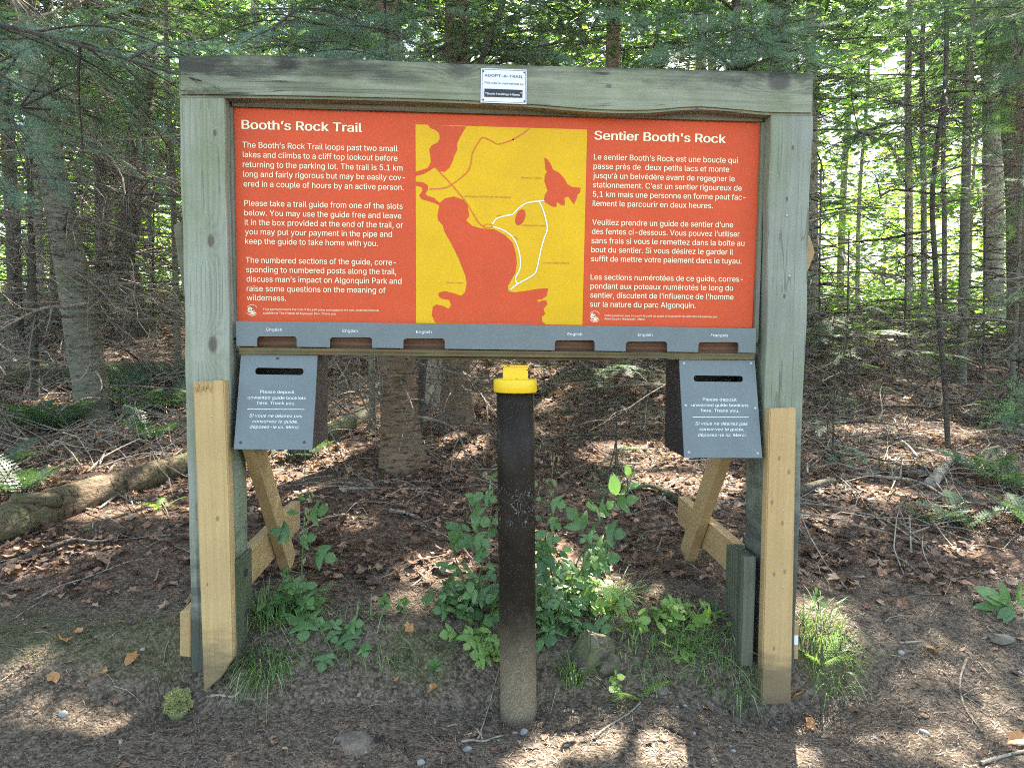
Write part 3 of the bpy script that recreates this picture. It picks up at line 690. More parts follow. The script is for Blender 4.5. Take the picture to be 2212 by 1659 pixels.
# --- the grey strip with six openings, and the rack behind it
PS = Plane((0, -.028, ZB), (1, 0, 0), (0, 0, 1))
def r3(p): return PS.px(c3(*p))
def r2(p): return PS.px(c2(*p))
out = [PS.px((509, 693.5)), PS.px((1633.5, 709))]
zb_r = PS.px((1632, 762.5))[1]; zb_l = PS.px((511, 747.5))[1]
out += [PS.px((1632, 762.5))]
slots = []
for (xa, xb, yt) in ((1158, 1367, 1542), (780, 996, 1539), (410, 618, 1532)):
    slots.append((r2((xa, yt)), r2((xb, yt))))
for (xa, xb, yt) in ((1447, 1703, 194), (993, 1254, 187), (543, 788, 181)):
    slots.append((r3((xa, yt)), r3((xb, yt))))
for a_, b_ in slots:
    zz = lambda x: zb_l+(zb_r-zb_l)*(x-out[0][0])/(out[1][0]-out[0][0])
    rr = .008
    out += [(b_[0], zz(b_[0])), (b_[0], b_[1]-rr), (b_[0]-rr*.3, b_[1]-rr*.3), (b_[0]-rr, b_[1]), (a_[0]+rr, a_[1]), (a_[0]+rr*.3, a_[1]-rr*.3), (a_[0], a_[1]-rr), (a_[0], zz(a_[0]))]
out += [PS.px((511, 747.5))]
strip = plate('slot_strip', out, [], PS, .006, M['grey'], board, 0.0)
for tx, x0, y0, x1, cv, sh in (('English', 603, 147, 699, c3, 0), ('English', 1072, 154, 1166, c3, 0), ('English', 1527, 161, 1621, c3, 0), ('English', 476, 1507, 552, c2, 0), ('English', 842, 1510, 918, c2, 0), ('Français', 1220, 1513, 1311, c2, .22)):
    write('slot_name', [(tx, x0, y0, x1)], PS, M['white'], strip, .0162, cv, .0006, .002, sh)
bm = bmesh.new(); box(bm, -.796, .80, .004, .016, ZB-.085, ZB-.004); bm_obj('rack_back', bm, M['slotwood'], board)
for a_, b_ in slots:
    for xx in (a_[0]-.010, b_[0]+.004):
        bm = bmesh.new(); box(bm, xx, xx+.006, -.0215, .003, ZB-.083, ZB-.006); bm_obj('rack_divider', bm, M['slotwood'], board)
zl, zr = at(520, 750, -.026)[2], at(1632, 764, -.026)[2]; zl2, zr2 = at(520, 765.5, -.026)[2], at(1632, 776.5, -.026)[2]
bm = bmesh.new(); hexa(bm, [(-.788, -.024, zl2), (.797, -.024, zr2), (.797, .085, zr2), (-.788, .085, zl2), (-.788, -.024, zl-.001), (.797, -.024, zr-.001), (.797, .085, zr-.001), (-.788, .085, zl-.001)]); bevelled(bm, .002, 1)
bm_obj('shelf', bm, M['ply'], board)
p0, p1 = at(900, 768, -.03), at(1330, 772, -.03)
bm = bmesh.new(); box(bm, p0[0], p1[0], .0, .06, p0[2]-.012, p0[2]-.002); bevelled(bm, .002, 1); bm_obj('shelf_batten', bm, M['ply'], board)
# --- reinforcing lumber
def facing(name, pts, mat, th=.038, y=-.09, ext=0):
    bm = bmesh.new(); prism(bm, [at(*p, y) for p in pts], th, (0, 1, 0)); bmesh.ops.recalc_face_normals(bm, faces=bm.faces)
    bmesh.ops.bevel(bm, geom=[e for e in bm.edges], offset=.0035, segments=2, affect='EDGES')
    for v in bm.verts: v.co.x += .0012*math.sin(v.co.z*13+y*7)
    return bm_obj(name, bm, mat, board)
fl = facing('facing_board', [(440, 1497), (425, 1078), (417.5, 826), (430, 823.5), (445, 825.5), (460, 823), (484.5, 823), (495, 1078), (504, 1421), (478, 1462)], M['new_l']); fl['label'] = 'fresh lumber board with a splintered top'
g = Geo()
for k in range(11):                           # torn fibres at its top
    x = 421+k*3.4+random.uniform(-1, 1); y0 = 824; y1 = 836+random.uniform(0, 22)*(1 if k not in (5, 6) else .4)
    a_, b_ = at(x, y0, -.0915), at(x+random.uniform(-.5, 2), y1, -.0915)
    g.tube([a_, (np.array(a_)+b_)/2+np.array([0, -.0012, 0]), b_], [.0022, .0026, .0004], 4)
g.build('splinter', M['new_l'], fl)
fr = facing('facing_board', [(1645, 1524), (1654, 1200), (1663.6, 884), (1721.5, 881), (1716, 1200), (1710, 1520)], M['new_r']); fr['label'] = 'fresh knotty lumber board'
for (x, y) in ((458, 899), (466, 1291)): screw('screw', at(x, y, -.0903), (0, -1, 0), .0032, M['steel'], fl)
for (x, y) in ((1693, 941.5), (1691.5, 1102), (1686, 1231), (1692, 1268)): screw('screw', at(x, y, -.0903), (0, -1, 0), .0032, M['steel'], fr)
def yz(name, x0, x1, A, B, wp, mat):          # board in a plane of constant x
    return lumber(name, obox((.5*(x0+x1), *A), (.5*(x0+x1), *B), (1, 0, 0), x1-x0, wp), mat, board, .003, 8, .0005, x0)
yz('brace', -.7945, -.757, (.0, .83), (.455, .245), .089, M['brace'])
yz('brace', .757, .7945, (.07, .86), (.53, .23), .089, M['brace'])
yz('foot_brace', -.835, -.797, (.095, .357), (.73, .363), .115, M['brace'])
yz('foot_brace', .797, .835, (.095, .36), (.73, .377), .115, M['brace'])
def stub(name, x0, x1, ztop, zbot, mat):
    P = [(x0, -.062, zbot), (x1, -.062, zbot), (x1, .092, zbot), (x0, .092, zbot), (x0, -.062, ztop), (x1, -.062, ztop), (x1, .092, ztop-.004), (x0, .092, ztop-.004)]
    return lumber(name, P, mat, board, .003, 6, .0008, x0)
sL = stub('old_board', -.806, -.7975, .424, .10, M['old_stub']); sR = stub('old_board', .770, .8085, .425, .07, M['old_stub'])
for (px_, py_, s_) in ((522, 1237, sL), (521, 1325, sL)):
    c = at(px_, py_, .02); bm = bmesh.new(); box(bm, -.799, -.790, c[1]-.009, c[1]+.009, c[2]-.009, c[2]+.009); bevelled(bm, .002, 1); bm_obj('bolt', bm, M['rust'], s_)
g = Geo(); c = at(1578, 1335, .02); g.tube([(.775, .02, c[2]), (.735, .02, c[2]-.002)], .006, 8); g.build('bolt', M['rust'], sR)
def endpiece(name, q, y0, y1, mat):
    bm = bmesh.new(); prism(bm, [at(*p, y0) for p in q], y1-y0, (0, 1, 0)); bmesh.ops.recalc_face_normals(bm, faces=bm.faces); bmesh.ops.bevel(bm, geom=bm.edges[:], offset=.003, segments=1, affect='EDGES')
    return bm_obj(name, bm, mat, board)
endpiece('outer_foot', [(388, 1418), (411.5, 1420), (411.5, 1318), (388, 1322)], -.048, .6, M['brace'])
of = endpiece('outer_foot', [(1713.5, 1424), (1725, 1425), (1726, 1345), (1714.5, 1338)], -.047, .6, M['brace'])
bm = bmesh.new(); prism(bm, [at(*p, -.0475) for p in ((1715.5, 1392), (1724, 1393), (1724.5, 1371), (1716, 1372))], .0004, (0, 1, 0)); bm_obj('tag', bm, M['white'], of)
endpiece('bracket', [(374, 487), (392, 479), (406, 640), (396, 640)], .092, .13, M['trim'])
endpiece('bracket', [(1736, 498), (1751, 512), (1761, 545), (1740, 600), (1728, 600)], .092, .13, M['brace'])
for (x, y, w_) in ((1700, 322, 0), (1694, 466, 0), (1699, 596, 0)): screw('nail', at(x+6, y, -.0505), (0, -1, 0), .004, M['steel'], pr_)
screw('nail', at(1506, 238, -.0585), (0, -1, 0), .006, M['rust'], board)

# ---------------------------------------------------------------- the two return boxes
def return_box(label, q, ybk, side_mat, lines, rule, slot, screws, smat, conv, sr):
    TLp, TRp, BRp, BLp = [np.array(at(*p, y)) for p, y in zip(q, (-.018, -.018, -.085, -.085))]
    pl = Plane(BLp, BRp-BLp, (TLp+TRp)/2-(BLp+BRp)/2)
    ctr = (TLp+TRp+BRp+BLp)/4
    t = thing('return_box', label, 'box', (ctr[0], .06, BLp[2]), 'grey booklet return boxes under the board')
    outl = [pl.px(p) for p in (q[3], q[2], q[1], q[0])]
    (sx0, sy0), (sx1, sy1) = pl.px(conv(slot[0], slot[3])), pl.px(conv(slot[2], slot[1]))
    pt = plate('front_plate', outl, [rrect(sx0, sy0, sx1, sy1, (sy1-sy0)*.46)], pl, .005, M['grey'], t, 0)
    def inn(p, dx): return np.array([p[0]+dx, p[1], p[2]])-pl.n*.0055
    a, b, c, d = inn(TLp, .003), inn(TRp, -.003), inn(BRp, -.003), inn(BLp, .003)
    w_ = .012
    def bk(p): return np.array([p[0], ybk, p[2]])
    bm = bmesh.new()                          # an open fronted box: two sides, back, floor, lid
    ix = np.array([w_, 0, 0])
    for s0, s1, dx in ((a, d, ix), (b, c, -ix)):
        hexa(bm, [s1, s1+dx, bk(s1+dx), bk(s1), s0, s0+dx, bk(s0+dx), bk(s0)])
    hexa(bm, [bk(d+ix)-[0, w_, 0], bk(c-ix)-[0, w_, 0], bk(c-ix), bk(d+ix), bk(a+ix)-[0, w_, 0], bk(b-ix)-[0, w_, 0], bk(b-ix), bk(a+ix)])
    for p, q_, s in ((d, c, 1), (a, b, -1)):
        z = np.array([0, 0, w_*s]); y = np.array([0, -w_-.001, 0])
        hexa(bm, [p+ix, q_-ix, bk(q_-ix)+y, bk(p+ix)+y, p+ix+z, q_-ix+z, bk(q_-ix)+y+z, bk(p+ix)+y+z])
    bm_obj('box_body', bm, side_mat, t)
    write('notice', lines[:3], pl, M['white'], pt, .0178, conv, .0006, .003)
    write('notice', lines[3:], pl, M['white'], pt, .0178, conv, .0006, .003, .22)
    g = Geo(); ribbon(g, [conv(rule[0], rule[2]), conv((rule[0]+rule[1])/2, rule[2]+.5), conv(rule[1], rule[2]+1)], pl, .0016, .0006); g.build('rule', M['white'], pt)
    for s in screws: screw('screw', pl.w(pl.px(conv(*s)), .0003), pl.n, sr, smat, pt)
return_box('grey booklet return box with brown sides under the left end of the board', [(520.7, 765.5), (686, 767.5), (674.7, 971.5), (505, 970)], .15, M['box'],
    [("Please deposit", 563, 531, 775), ("unwanted guide booklets", 487, 566, 845), ("here. Thank you.", 545, 600, 780), ("Si vous ne désirez pas", 496, 678, 823), ("conservez le guide,", 515, 713, 795), ("déposez-le ici. Merci.", 500, 747, 805)],
    (484, 837, 630), (530, 378, 832, 415), [(670, 316), (443, 835), (835, 833)], M['rust'], c3, .0042)
return_box('grey booklet return box with six pale screws under the right end of the board', [(1467.4, 777.5), (1630.5, 778), (1646.3, 989), (1478, 988.4)], .14, M['boxr'],
    [("Please deposit", 531, 378, 733), ("unwanted guide booklets", 463, 411, 804), ("here. Thank you.", 522, 444, 748), ("Si vous ne désirez pas", 486, 522, 799), ("conservez le guide,", 511, 556, 777), ("déposez-le ici. Merci.", 502, 590, 791)],
    (470, 807, 475), (477, 228, 772, 262), [(418, 153), (820, 153), (428, 405), (845, 422), (447, 686), (860, 692)], M['steel'], c4, .0045)

# ---------------------------------------------------------------- the small plaque on the beam
PQ = Plane(at(1088, 226, -.0605), (1, 0, -.01), (0, 0, 1))
plq = thing('plaque', 'small pale metal adopt a trail plaque screwed to the middle of the beam', 'plaque', at(1088, 226, -.0605))
pq = plate('plate', [PQ.px(p) for p in ((1038, 222.5), (1137, 226), (1137.5, 152), (1039.5, 148.5))], [], PQ, .0016, M['lav'], plq, .0016)
g = Geo()
bc = [(1041, 220), (1134.7, 223.3), (1135.2, 154.2), (1042, 151)]
for i in range(4):
    ribbon(g, [bc[i], tuple((np.array(bc[i])+bc[(i+1) % 4])/2), bc[(i+1) % 4]], PQ, .0012, .0018+.0001*i, 2)
g.build('border_line', M['ink'], pq)
idn = lambda x, y: (x, y)
write('lettering', [("ADOPT–A–TRAIL", 1046.5, 166.5, 1130)], PQ, M['ink'], pq, .0145, idn, .0021, .016)
write('lettering', [("This trail is maintained by", 1045.5, 181.5, 1131)], PQ, M['ink'], pq, .0098, idn, .0021, .008)
st = flat('name_strip', [(1046, 210), (1128, 212.5), (1128.5, 196), (1046.5, 193)], PQ, M['black'], plq, .0038, .0014)
write('lettering', [("North Hastings Hikers", 1052, 206, 1122.5)], PQ, M['white'], st, .0112, idn, .0041, .012)
for x in (1049.5, 1125.5): screw('eyelet', PQ.w(PQ.px((x, 202.5)), .0038), PQ.n, .0018, M['white'], st)
for p in ((1044, 155), (1132.5, 158), (1044, 216.5), (1132.5, 219.5)): screw('screw', PQ.w(PQ.px(p), .0017), PQ.n, .0028, M['rust'], plq)

# ---------------------------------------------------------------- the payment pipe
pb = at(1121, 1555, -.12); pt_ = at(1113, 838, -.12)
pipe = thing('payment_pipe', 'dark brown steel pipe with a yellow coin slot cap standing before the board', 'pipe', (pb[0], -.12, 0))
def lathe(name, prof, c0, c1_, mat, parent, k=48, smooth=True):
    d = (np.asarray(c1_)-c0); bm = bmesh.new(); rings = []
    for r, z in prof:
        o = np.asarray(c0)+d*((z-c0[2])/d[2])
        rings.append([bm.verts.new((o[0]+r*math.cos(2*math.pi*i/k), o[1]+r*math.sin(2*math.pi*i/k), z)) for i in range(k)])
    for a, b in zip(rings, rings[1:]):
        for i in range(k): bm.faces.new([a[i], a[(i+1) % k], b[(i+1) % k], b[i]])
    bm.faces.new(rings[0][::-1]); bm.faces.new(rings[-1])
    o = bm_obj(name, bm, mat, parent, smooth)
    for p in o.data.polygons:
        if len(p.vertices) > 4: p.use_smooth = False
    return o
c0 = np.array([pb[0], -.12, -.12]); c1_ = np.array([pt_[0], -.12, pt_[2]])
zc = at(1112, 848, -.18)[2]
lathe('pipe_body', [(.0555, -.12), (.0555, -.02), (.0555, .3), (.0555, .7), (.0555, zc+.006)], c0, c1_, M['pipe'], pipe)
capo = lathe('cap', [(.0555, zc-.002), (.0622, zc-.003), (.0638, zc), (.0638, zc+.030), (.0622, zc+.034), (.058, zc+.0355)], c0, c1_, M['capy'], pipe)
bm = bmesh.new(); cx_ = c1_[0]; zt_ = zc+.035
box(bm, cx_-.0365, cx_+.0365, -.128, -.096, zt_-.001, zt_+.037); bevelled(bm, .003)
bm_obj('coin_box', bm, M['capy'], pipe)
bm = bmesh.new(); box(bm, cx_-.040, cx_+.040, -.132, -.092, zt_+.0372, zt_+.0405); bevelled(bm, .001, 1); lid = bm_obj('coin_lid', bm, M['capy'], pipe)
bm = bmesh.new(); box(bm, cx_-.026, cx_-.018, -.133, -.1315, zt_+.0378, zt_+.0398); bm_obj('coin_slot', bm, M['black'], lid)
bm = bmesh.new(); box(bm, cx_+.001, cx_+.006, -.150, -.142, zc+.0352, zc+.037); bm_obj('paint_chip', bm, M['rust'], capo)
g = Geo(); g.tube(spline([(cx_-.038, -.130, zt_), (cx_-.01, -.1305, zt_+.001), (cx_+.02, -.130, zt_), (cx_+.038, -.130, zt_+.001)], 12), .0022, 6); g.build('weld', M['capy'], capo)
# ---------------------------------------------------------------- vegetation kit
def tri_needles(P0, D, length, width, up):    # thin triangles standing on points P0 in directions D
    N = np.cross(D, up); N /= np.linalg.norm(N, axis=1)[:, None]+1e-9
    a = P0-N*width/2; b = P0+N*width/2; c = P0+D*length[:, None]
    V = np.stack([a, b, c], 1).reshape(-1, 3)
    return V, np.arange(len(V)).reshape(-1, 3)
def make_spray(seed, lod):
    """a flat conifer spray 0.4 m long, lying along +x with its face up"""
    r = np.random.default_rng(seed); L = .4
    segs = []                                  # (start, end)
    n = 13; ax = np.array([[L*i/12, .012*math.sin(i*.6+seed), -.04*(i/12)**2] for i in range(13)])
    for i in range(12): segs.append((ax[i], ax[i+1]))
    tw = []
    for i in range(1, 13):
        for s in (-1, 1):
            if lod < 2 and r.uniform() < .28: continue
            t = i/12; ln = .17*(1-t)**.75*min(1, .5+t*2)+.02
            ln *= r.uniform(.75, 1.15); an = R(r.uniform(42, 60))*s
            d = np.array([math.cos(an), math.sin(an), r.uniform(-.15, .05)])
            p = ax[i]-np.array([r.uniform(0, .02), 0, 0]); tw.append((p, d, ln))
    V = []; F = []; nv = 0
    def add(v, f):
        nonlocal nv
        V.append(v); F.append(f+nv); nv += len(v)
    if lod >= 2:
        wd = .020 if lod == 2 else .036
        step = 1 if lod == 2 else 2
        for (p, d, ln) in tw[::step]:
            q = np.array([-d[1], d[0], 0])*wd*.5; m_ = p+d*ln*.45+np.array([0, 0, r.uniform(-.012, .012)])
            v = np.array([p, m_-q, p+d*ln*1.1, m_+q]); add(v, np.array([[0, 1, 2], [0, 2, 3]]))
        v = np.array([ax[0], ax[6]-[0, wd*.5, 0], ax[12], ax[6]+[0, wd*.5, 0]]); add(v, np.array([[0, 1, 2], [0, 2, 3]]))
        return np.concatenate(V), np.concatenate(F)
    for (p, d, ln) in tw:
        segs.append((p, p+d*ln))
        if ln > .07:
            for k in range(1, int(ln/.045)):
                for s in (-1, 1):
                    a = R(48)*s; d2 = np.array([d[0]*math.cos(a)-d[1]*math.sin(a), d[0]*math.sin(a)+d[1]*math.cos(a), d[2]])
                    p2 = p+d*(k*.035); segs.append((p2, p2+d2*ln*.28*r.uniform(.6, 1.1)))
    sp, nl, nw = (.0085, .021, .0029) if lod == 0 else (.0105, .019, .0046)
    P0 = []; D = []
    for a, b in segs:
        ln = np.linalg.norm(b-a); k = max(2, int(ln/sp)); d = (b-a)/max(ln, 1e-6); q = np.array([-d[1], d[0], 0])
        for j in range(k):
            p = a+(b-a)*(j+r.uniform(0, .9))/k
            for s in (-1, 1):
                v = d*.6+q*s*.8+np.array([0, 0, r.uniform(-.1, .45)]); P0.append(p); D.append(v/np.linalg.norm(v))
    P0 = np.array(P0); D = np.array(D)
    v, f = tri_needles(P0, D, nl*r.uniform(.75, 1.15, len(P0)), nw, np.tile([0, 0, 1.], (len(P0), 1)))
    add(v, f)
    return np.concatenate(V), np.concatenate(F)
SPRAY = {k: [make_spray(10*k+i, k) for i in range(4)] for k in range(4)}
def norm(v): return v/(np.linalg.norm(v)+1e-12)
def branch(g, base, tip, sag=.08, lod=1, spray=.32, r0=.010, fm=0, wm=1, t0=.15, dens=.055, wood=True, face=0.0):
    """a living conifer bough: woody axis with flat sprays on both sides"""
    base, tip = np.asarray(base, float), np.asarray(tip, float); L = np.linalg.norm(tip-base)
    side = norm(np.cross(tip-base, [0, 0, 1.]))
    P = spline([base, base+(tip-base)*.5+np.array([0, 0, sag*L])+side*L*rng.normal(0, .03), tip], 9)
    if wood: g.tube(P, np.linspace(r0, .0015, 9), 4 if lod < 2 else 3, wm, False)
    n = max(4, int(L*(1-t0)/dens)); pos = []; rot = []; sc = []
    for i in range(n+1):
        t = t0+(1-t0)*(i+rng.uniform(-.3, .3))/n; t = min(max(t, 0), 1)
        k = t*8; a = min(int(k), 7); p = P[a]+(P[a+1]-P[a])*(k-a); T = norm(P[a+1]-P[a])
        S_ = norm(np.cross(T, [0, 0, 1.])); U = np.cross(S_, T)
        s = 1 if i % 2 else -1
        an = R(rng.uniform(38, 62))*s if i < n else 0
        X = norm(T*math.cos(an)+S_*math.sin(an)+np.array([0, 0, rng.uniform(-.22, .06)]))
        Z = norm(U+S_*rng.normal(0, .22)+T*rng.normal(0, .12)+face*np.array([0, -1., .1])); Y = norm(np.cross(Z, X)); Z = np.cross(X, Y)
        pos.append(p); rot.append(np.stack([X, Y, Z], 1))
        sc.append(spray/.4*(min(1, .45+1.6*(t-t0)))*(1.08-t*.55)*rng.uniform(.75, 1.15))
    scatter(g, SPRAY[lod], np.array(pos), np.array(rot), np.array(sc), fm)
def make_dead(seed):
    """a dead lower branch, 1 m along +x, with forked bare twigs"""
    r = np.random.default_rng(seed); g = Geo()
    def grow(p, d, ln, rad, lev):
        n = 7 if lev == 0 else 4; P = [p]; q = p.copy(); dd = d.copy()
        for i in range(n):
            dd = norm(dd+r.normal(0, .11 if lev else .09, 3)+np.array([0, 0, -.05 if lev == 0 else -.03])); q = q+dd*ln/n; P.append(q.copy())
        g.tube(P, np.linspace(rad, rad*.3, n+1), 4 if lev == 0 else 3, 0, False)
        if lev < 2:
            m_ = r.integers(7, 13) if lev == 0 else r.integers(1, 5)
            for _ in range(m_):
                k = r.integers(1, n); t = norm(P[k]-P[k-1]); s = norm(np.cross(t, r.normal(0, 1, 3)*np.array([.5, .5, 1])))
                grow(P[k].copy(), norm(t*.75+s*r.uniform(.5, .95)), ln*r.uniform(.22, .5), rad*.5, lev+1)
    grow(np.zeros(3), np.array([1., 0, 0]), 1.0, .0068, 0)
    V, F, _ = g.arrays(); return V, F
DEAD = [make_dead(50+i) for i in range(8)]
def frame(X, up=(0, 0, 1.)):
    X = norm(np.asarray(X, float)); Y = norm(np.cross(np.asarray(up, float), X)); return np.stack([X, Y, np.cross(X, Y)], 1)
# --- sun patches set on the ground; crown parts that would shade them are cut
GAPS = []
def gap(px, py, rx, ry, rot=0.0, soft=.5): p = ground(px, py); GAPS.append((p[0], p[1], rx, ry, rot, soft))
for a in [(1290, 1605, .20, .06), (1460, 1640, .10, .05), (1150, 1650, .07, .06), (1715, 1630, .07, .06), (250, 1105, .36, .10), (110, 1190, .25, .07), (20, 1235, .2, .06), (150, 1545, .26, .05), (60, 1440, .2, .06), (590, 1060, .22, .34), (650, 1000, .3, .35), (930, 1228, .15, .11), (770, 1130, .08, .10), (1480, 1045, .36, .24), (1370, 985, .35, .3), (1260, 1260, .14, .20), (1235, 1430, .12, .10), (1180, 1190, .12, .18), (1860, 1065, .26, .14), (1790, 1120, .12, .10), (2010, 930, .4, .22), (1850, 930, .3, .2), (1950, 1000, .2, .12), (1780, 1340, .10, .12), (1770, 1480, .12, .06), (2080, 1190, .12, .06), (330, 680, 1.0, .7), (120, 870, .3, .25), (420, 900, .25, .2), (750, 900, .35, .3), (1000, 960, .15, .3), (880, 1300, .10, .05), (1650, 1250, .10, .08)]:
    gap(*a)
def sun_filter(V, F, M, zmin=1.3, zfull=2.6):  # drops crown faces whose shadow would fall on a set sun patch
    c = V[F].mean(1); hi = c[:, 2] > zmin
    p = c.copy(); t = (p[:, 2]-.2)/SUNV[2]
    for _ in range(2):
        q = p-SUNV*t[:, None]; t = (p[:, 2]-H(q[:, 0], q[:, 1]))/SUNV[2]
    q = p-SUNV*t[:, None]; kill = np.zeros(len(c), bool)
    nz = wob(q[:, 0]*1.0, q[:, 1]*1.0, .16)*1.1+wob(q[:, 1], q[:, 0], .07)*.7
    for (gx_, gy_, rx, ry, ro, soft) in GAPS:
        kill |= ((q[:, 0]-gx_)/rx)**2+((q[:, 1]-gy_)/ry)**2 < 1.15+.55*soft*nz
    keep = ~(kill & hi)
    return V, F[keep], M[keep]
def in_gap(P):
    t = (P[:, 2]-.25)/SUNV[2]; q = P-SUNV*t[:, None]; t = (P[:, 2]-H(q[:, 0], q[:, 1]))/SUNV[2]; q = P-SUNV*t[:, None]; k = np.zeros(len(P), bool)
    for (gx_, gy_, rx, ry, ro, soft) in GAPS: k |= ((q[:, 0]-gx_)/rx)**2+((q[:, 1]-gy_)/ry)**2 < 1.0
    return k & (P[:, 2] > .9)
def compact(V, F, M):
    u, inv = np.unique(F, return_inverse=True)
    return V[u], inv.reshape(-1, 3), M
def finish(g, name, mats, parent, sun=True):
    V, F, Mi = g.arrays()
    if sun: V, F, Mi = compact(*sun_filter(V, F, Mi))
    return link(name, npmesh(name, V, F, Mi), mats, parent)
def trunk_mesh(P, rad, k=12, flare=.0, rough=.04, seed=0.0):
    n = max(10, int(np.linalg.norm(np.diff(P, axis=0), axis=1).sum()/.10)); n = min(n, 70)
    Q = spline(P, n); r = np.interp(np.linspace(0, 1, n), np.linspace(0, 1, len(rad)), rad)
    V, F = tube(Q, r, k, False); V = V.reshape(n, k, 3); C = Q[:, None, :]; d = V-C
    a = np.arange(k)*2*np.pi/k; s = np.cumsum(np.r_[0, np.linalg.norm(np.diff(Q, axis=0), axis=1)])
    f = 1+rough*(np.sin(a[None]*2+s[:, None]*2.1+seed)+.7*np.sin(a[None]*3-s[:, None]*4.3+2*seed))+rough*.8*rng.normal(0, .5, (n, k))
    if flare:
        base = np.exp(-s/.16)[:, None]; f = f+flare*base*(.6+.7*np.sin(a[None]*4+seed)**2+.3*np.sin(a[None]*7+seed))
    return (C+d*f[..., None]).reshape(-1, 3), F
FOLMATS = lambda f: [M[f], M['twigd']]
def tree(label, pts, dep, wb, wt, ztop=9.0, zlive=2.4, rmax=1.6, whorl=.34, per=4, ndead=30, lod=2, bk='bark_fir', fol='fir', name='fir_tree', group=None, flare=.45, boughs=(), deadlen=(.5, 1.5), dead_z=(.25, None), spray=.34, cap=5.5, deadmat='twig', base=None, upper=3):
    P = [atd(x, y, dep) for x, y in pts]
    b = ground(*pts[-1]) if base is None else np.asarray(base, float)
    if base is None:                           # keep the foot on the terrain at the chosen distance
        b = atd(pts[-1][0], pts[-1][1], dep); b[2] = float(H(b[0], b[1]))
    P = P[:-1]+[b-np.array([0, 0, .12])]
    up = norm(P[0]-P[1])*.35+np.array([0, 0, .65]); zt = P[0][2]
    if ztop > zt+.3:
        k = (ztop-zt)/up[2]; P = [P[0]+up*k, P[0]+up*k*.5]+P
    P = np.array(P[::-1]); zz = P[:, 2]
    wpx = dep/FPX/2
    rads = []
    for p in P:
        u = (p[2]-b[2])/max(.1, atd(*pts[0], dep)[2]-b[2])
        r = (wb+(wt-wb)*min(u, 1))*wpx if u <= 1 else wt*wpx*max(.12, 1-(p[2]-zt)/(ztop-zt+.01)*.9)
        rads.append(max(r, .004))
    t = thing(name, label, 'tree', (b[0], b[1], b[2]), group)
    V, F = trunk_mesh(P, rads, 14 if wb > 40 else 8, flare, .045 if wb > 20 else .02, pts[0][0])
    link('trunk', npmesh('trunk', V, F, None, True), M[bk], t)
    def axis(z): return np.array([np.interp(z, zz, P[:, 0]), np.interp(z, zz, P[:, 1]), z])
    g = Geo(); z = zlive; ph = rng.uniform(0, 6)
    vis = 1.11+max(0, dep-1.5)*.50+.3
    while z < ztop-.1:
        fr_ = (z-zlive)/(ztop-zlive)
        Rr = rmax*((1-fr_)**.7)*(.75 if fr_ < .08 else 1)+.12
        l_ = lod if z < vis else upper
        for k in range(per):
            a = ph+k*2*math.pi/per+rng.uniform(-.5, .5); L = Rr*rng.uniform(.6, 1.1)
            zz_ = z+rng.uniform(-.14, .14); c = axis(zz_)
            tip = c+np.array([math.cos(a)*L, math.sin(a)*L, L*rng.uniform(-.32, .12)])
            branch(g, c, tip, .06, l_, spray, .006+.006*L, 0, 1, .22 if l_ < 3 else .12, .055 if l_ < 3 else .07, l_ < 3)
        ph += 1.1; z += whorl*rng.uniform(.8, 1.2)
    limbs = []                                 # a few limbs carry the shorter boughs that reach known places: (x, y, distance[, height of root])
    for n_, q in enumerate(boughs):
        tip = atd(q[0], q[1], q[2]); dd = depth_of(tip); l_ = (0 if dd < 3.4 else 1) if lod < 2 else lod
        best = None
        if n_ % 4 and limbs:
            A = np.concatenate([Q[4:] for Q in limbs]); ds = np.linalg.norm(A-tip, axis=1); k = int(np.argmin(np.abs(ds-.5)))
            if ds[k] < 1.0: best = A[k]
        if best is None:
            L = np.linalg.norm(tip[:2]-b[:2]); c = axis(min(q[3] if len(q) > 3 else tip[2]+.22*L, ztop-.1))
            Q = spline([c, (c+tip)/2+np.array([rng.normal(0, .05), rng.normal(0, .05), .07*L]), tip], 14); limbs.append(Q)
            g.tube(Q, np.linspace(.006+.005*L, .002, 14), 5, 1, False)
            k = 7 if L > 1.2 else 3
            branch(g, Q[k], tip, .03, l_, spray*rng.uniform(.85, 1.15), .004, 0, 1, .05, .05, False, rng.uniform(.1, 1.2))
        else: branch(g, best, tip, .08, l_, spray*rng.uniform(.8, 1.15), .005, 0, 1, .10, .05, True, rng.uniform(.1, 1.4))
    if not g.empty(): finish(g, 'crown', FOLMATS(fol), t)
    if ndead:
        g = Geo(); z1 = dead_z[1] or zlive+.8
        zs = rng.uniform(b[2]+dead_z[0], z1, ndead); pos = []; rot = []; sc = []
        for z_ in zs:
            a = rng.uniform(0, 6.283); pos.append(axis(z_)); rot.append(frame((math.cos(a), math.sin(a), rng.uniform(-.45, .15)), (rng.normal(0, .3), rng.normal(0, .3), 1))); sc.append(rng.uniform(*deadlen))
        pos = np.array(pos); rot = np.array(rot); sc = np.array(sc); ok = np.ones(len(pos), bool)
        for u in (.15, .35, .6, .9):            # those that would shade a set sun patch are left out
            ok &= ~in_gap(pos+rot[:, :, 0]*(sc*u)[:, None])
        if ok.sum() >= 6:
            scatter(g, DEAD, pos[ok], rot[ok], sc[ok], 0)
            g.build('dead_branches', M[deadmat], t)
    return t

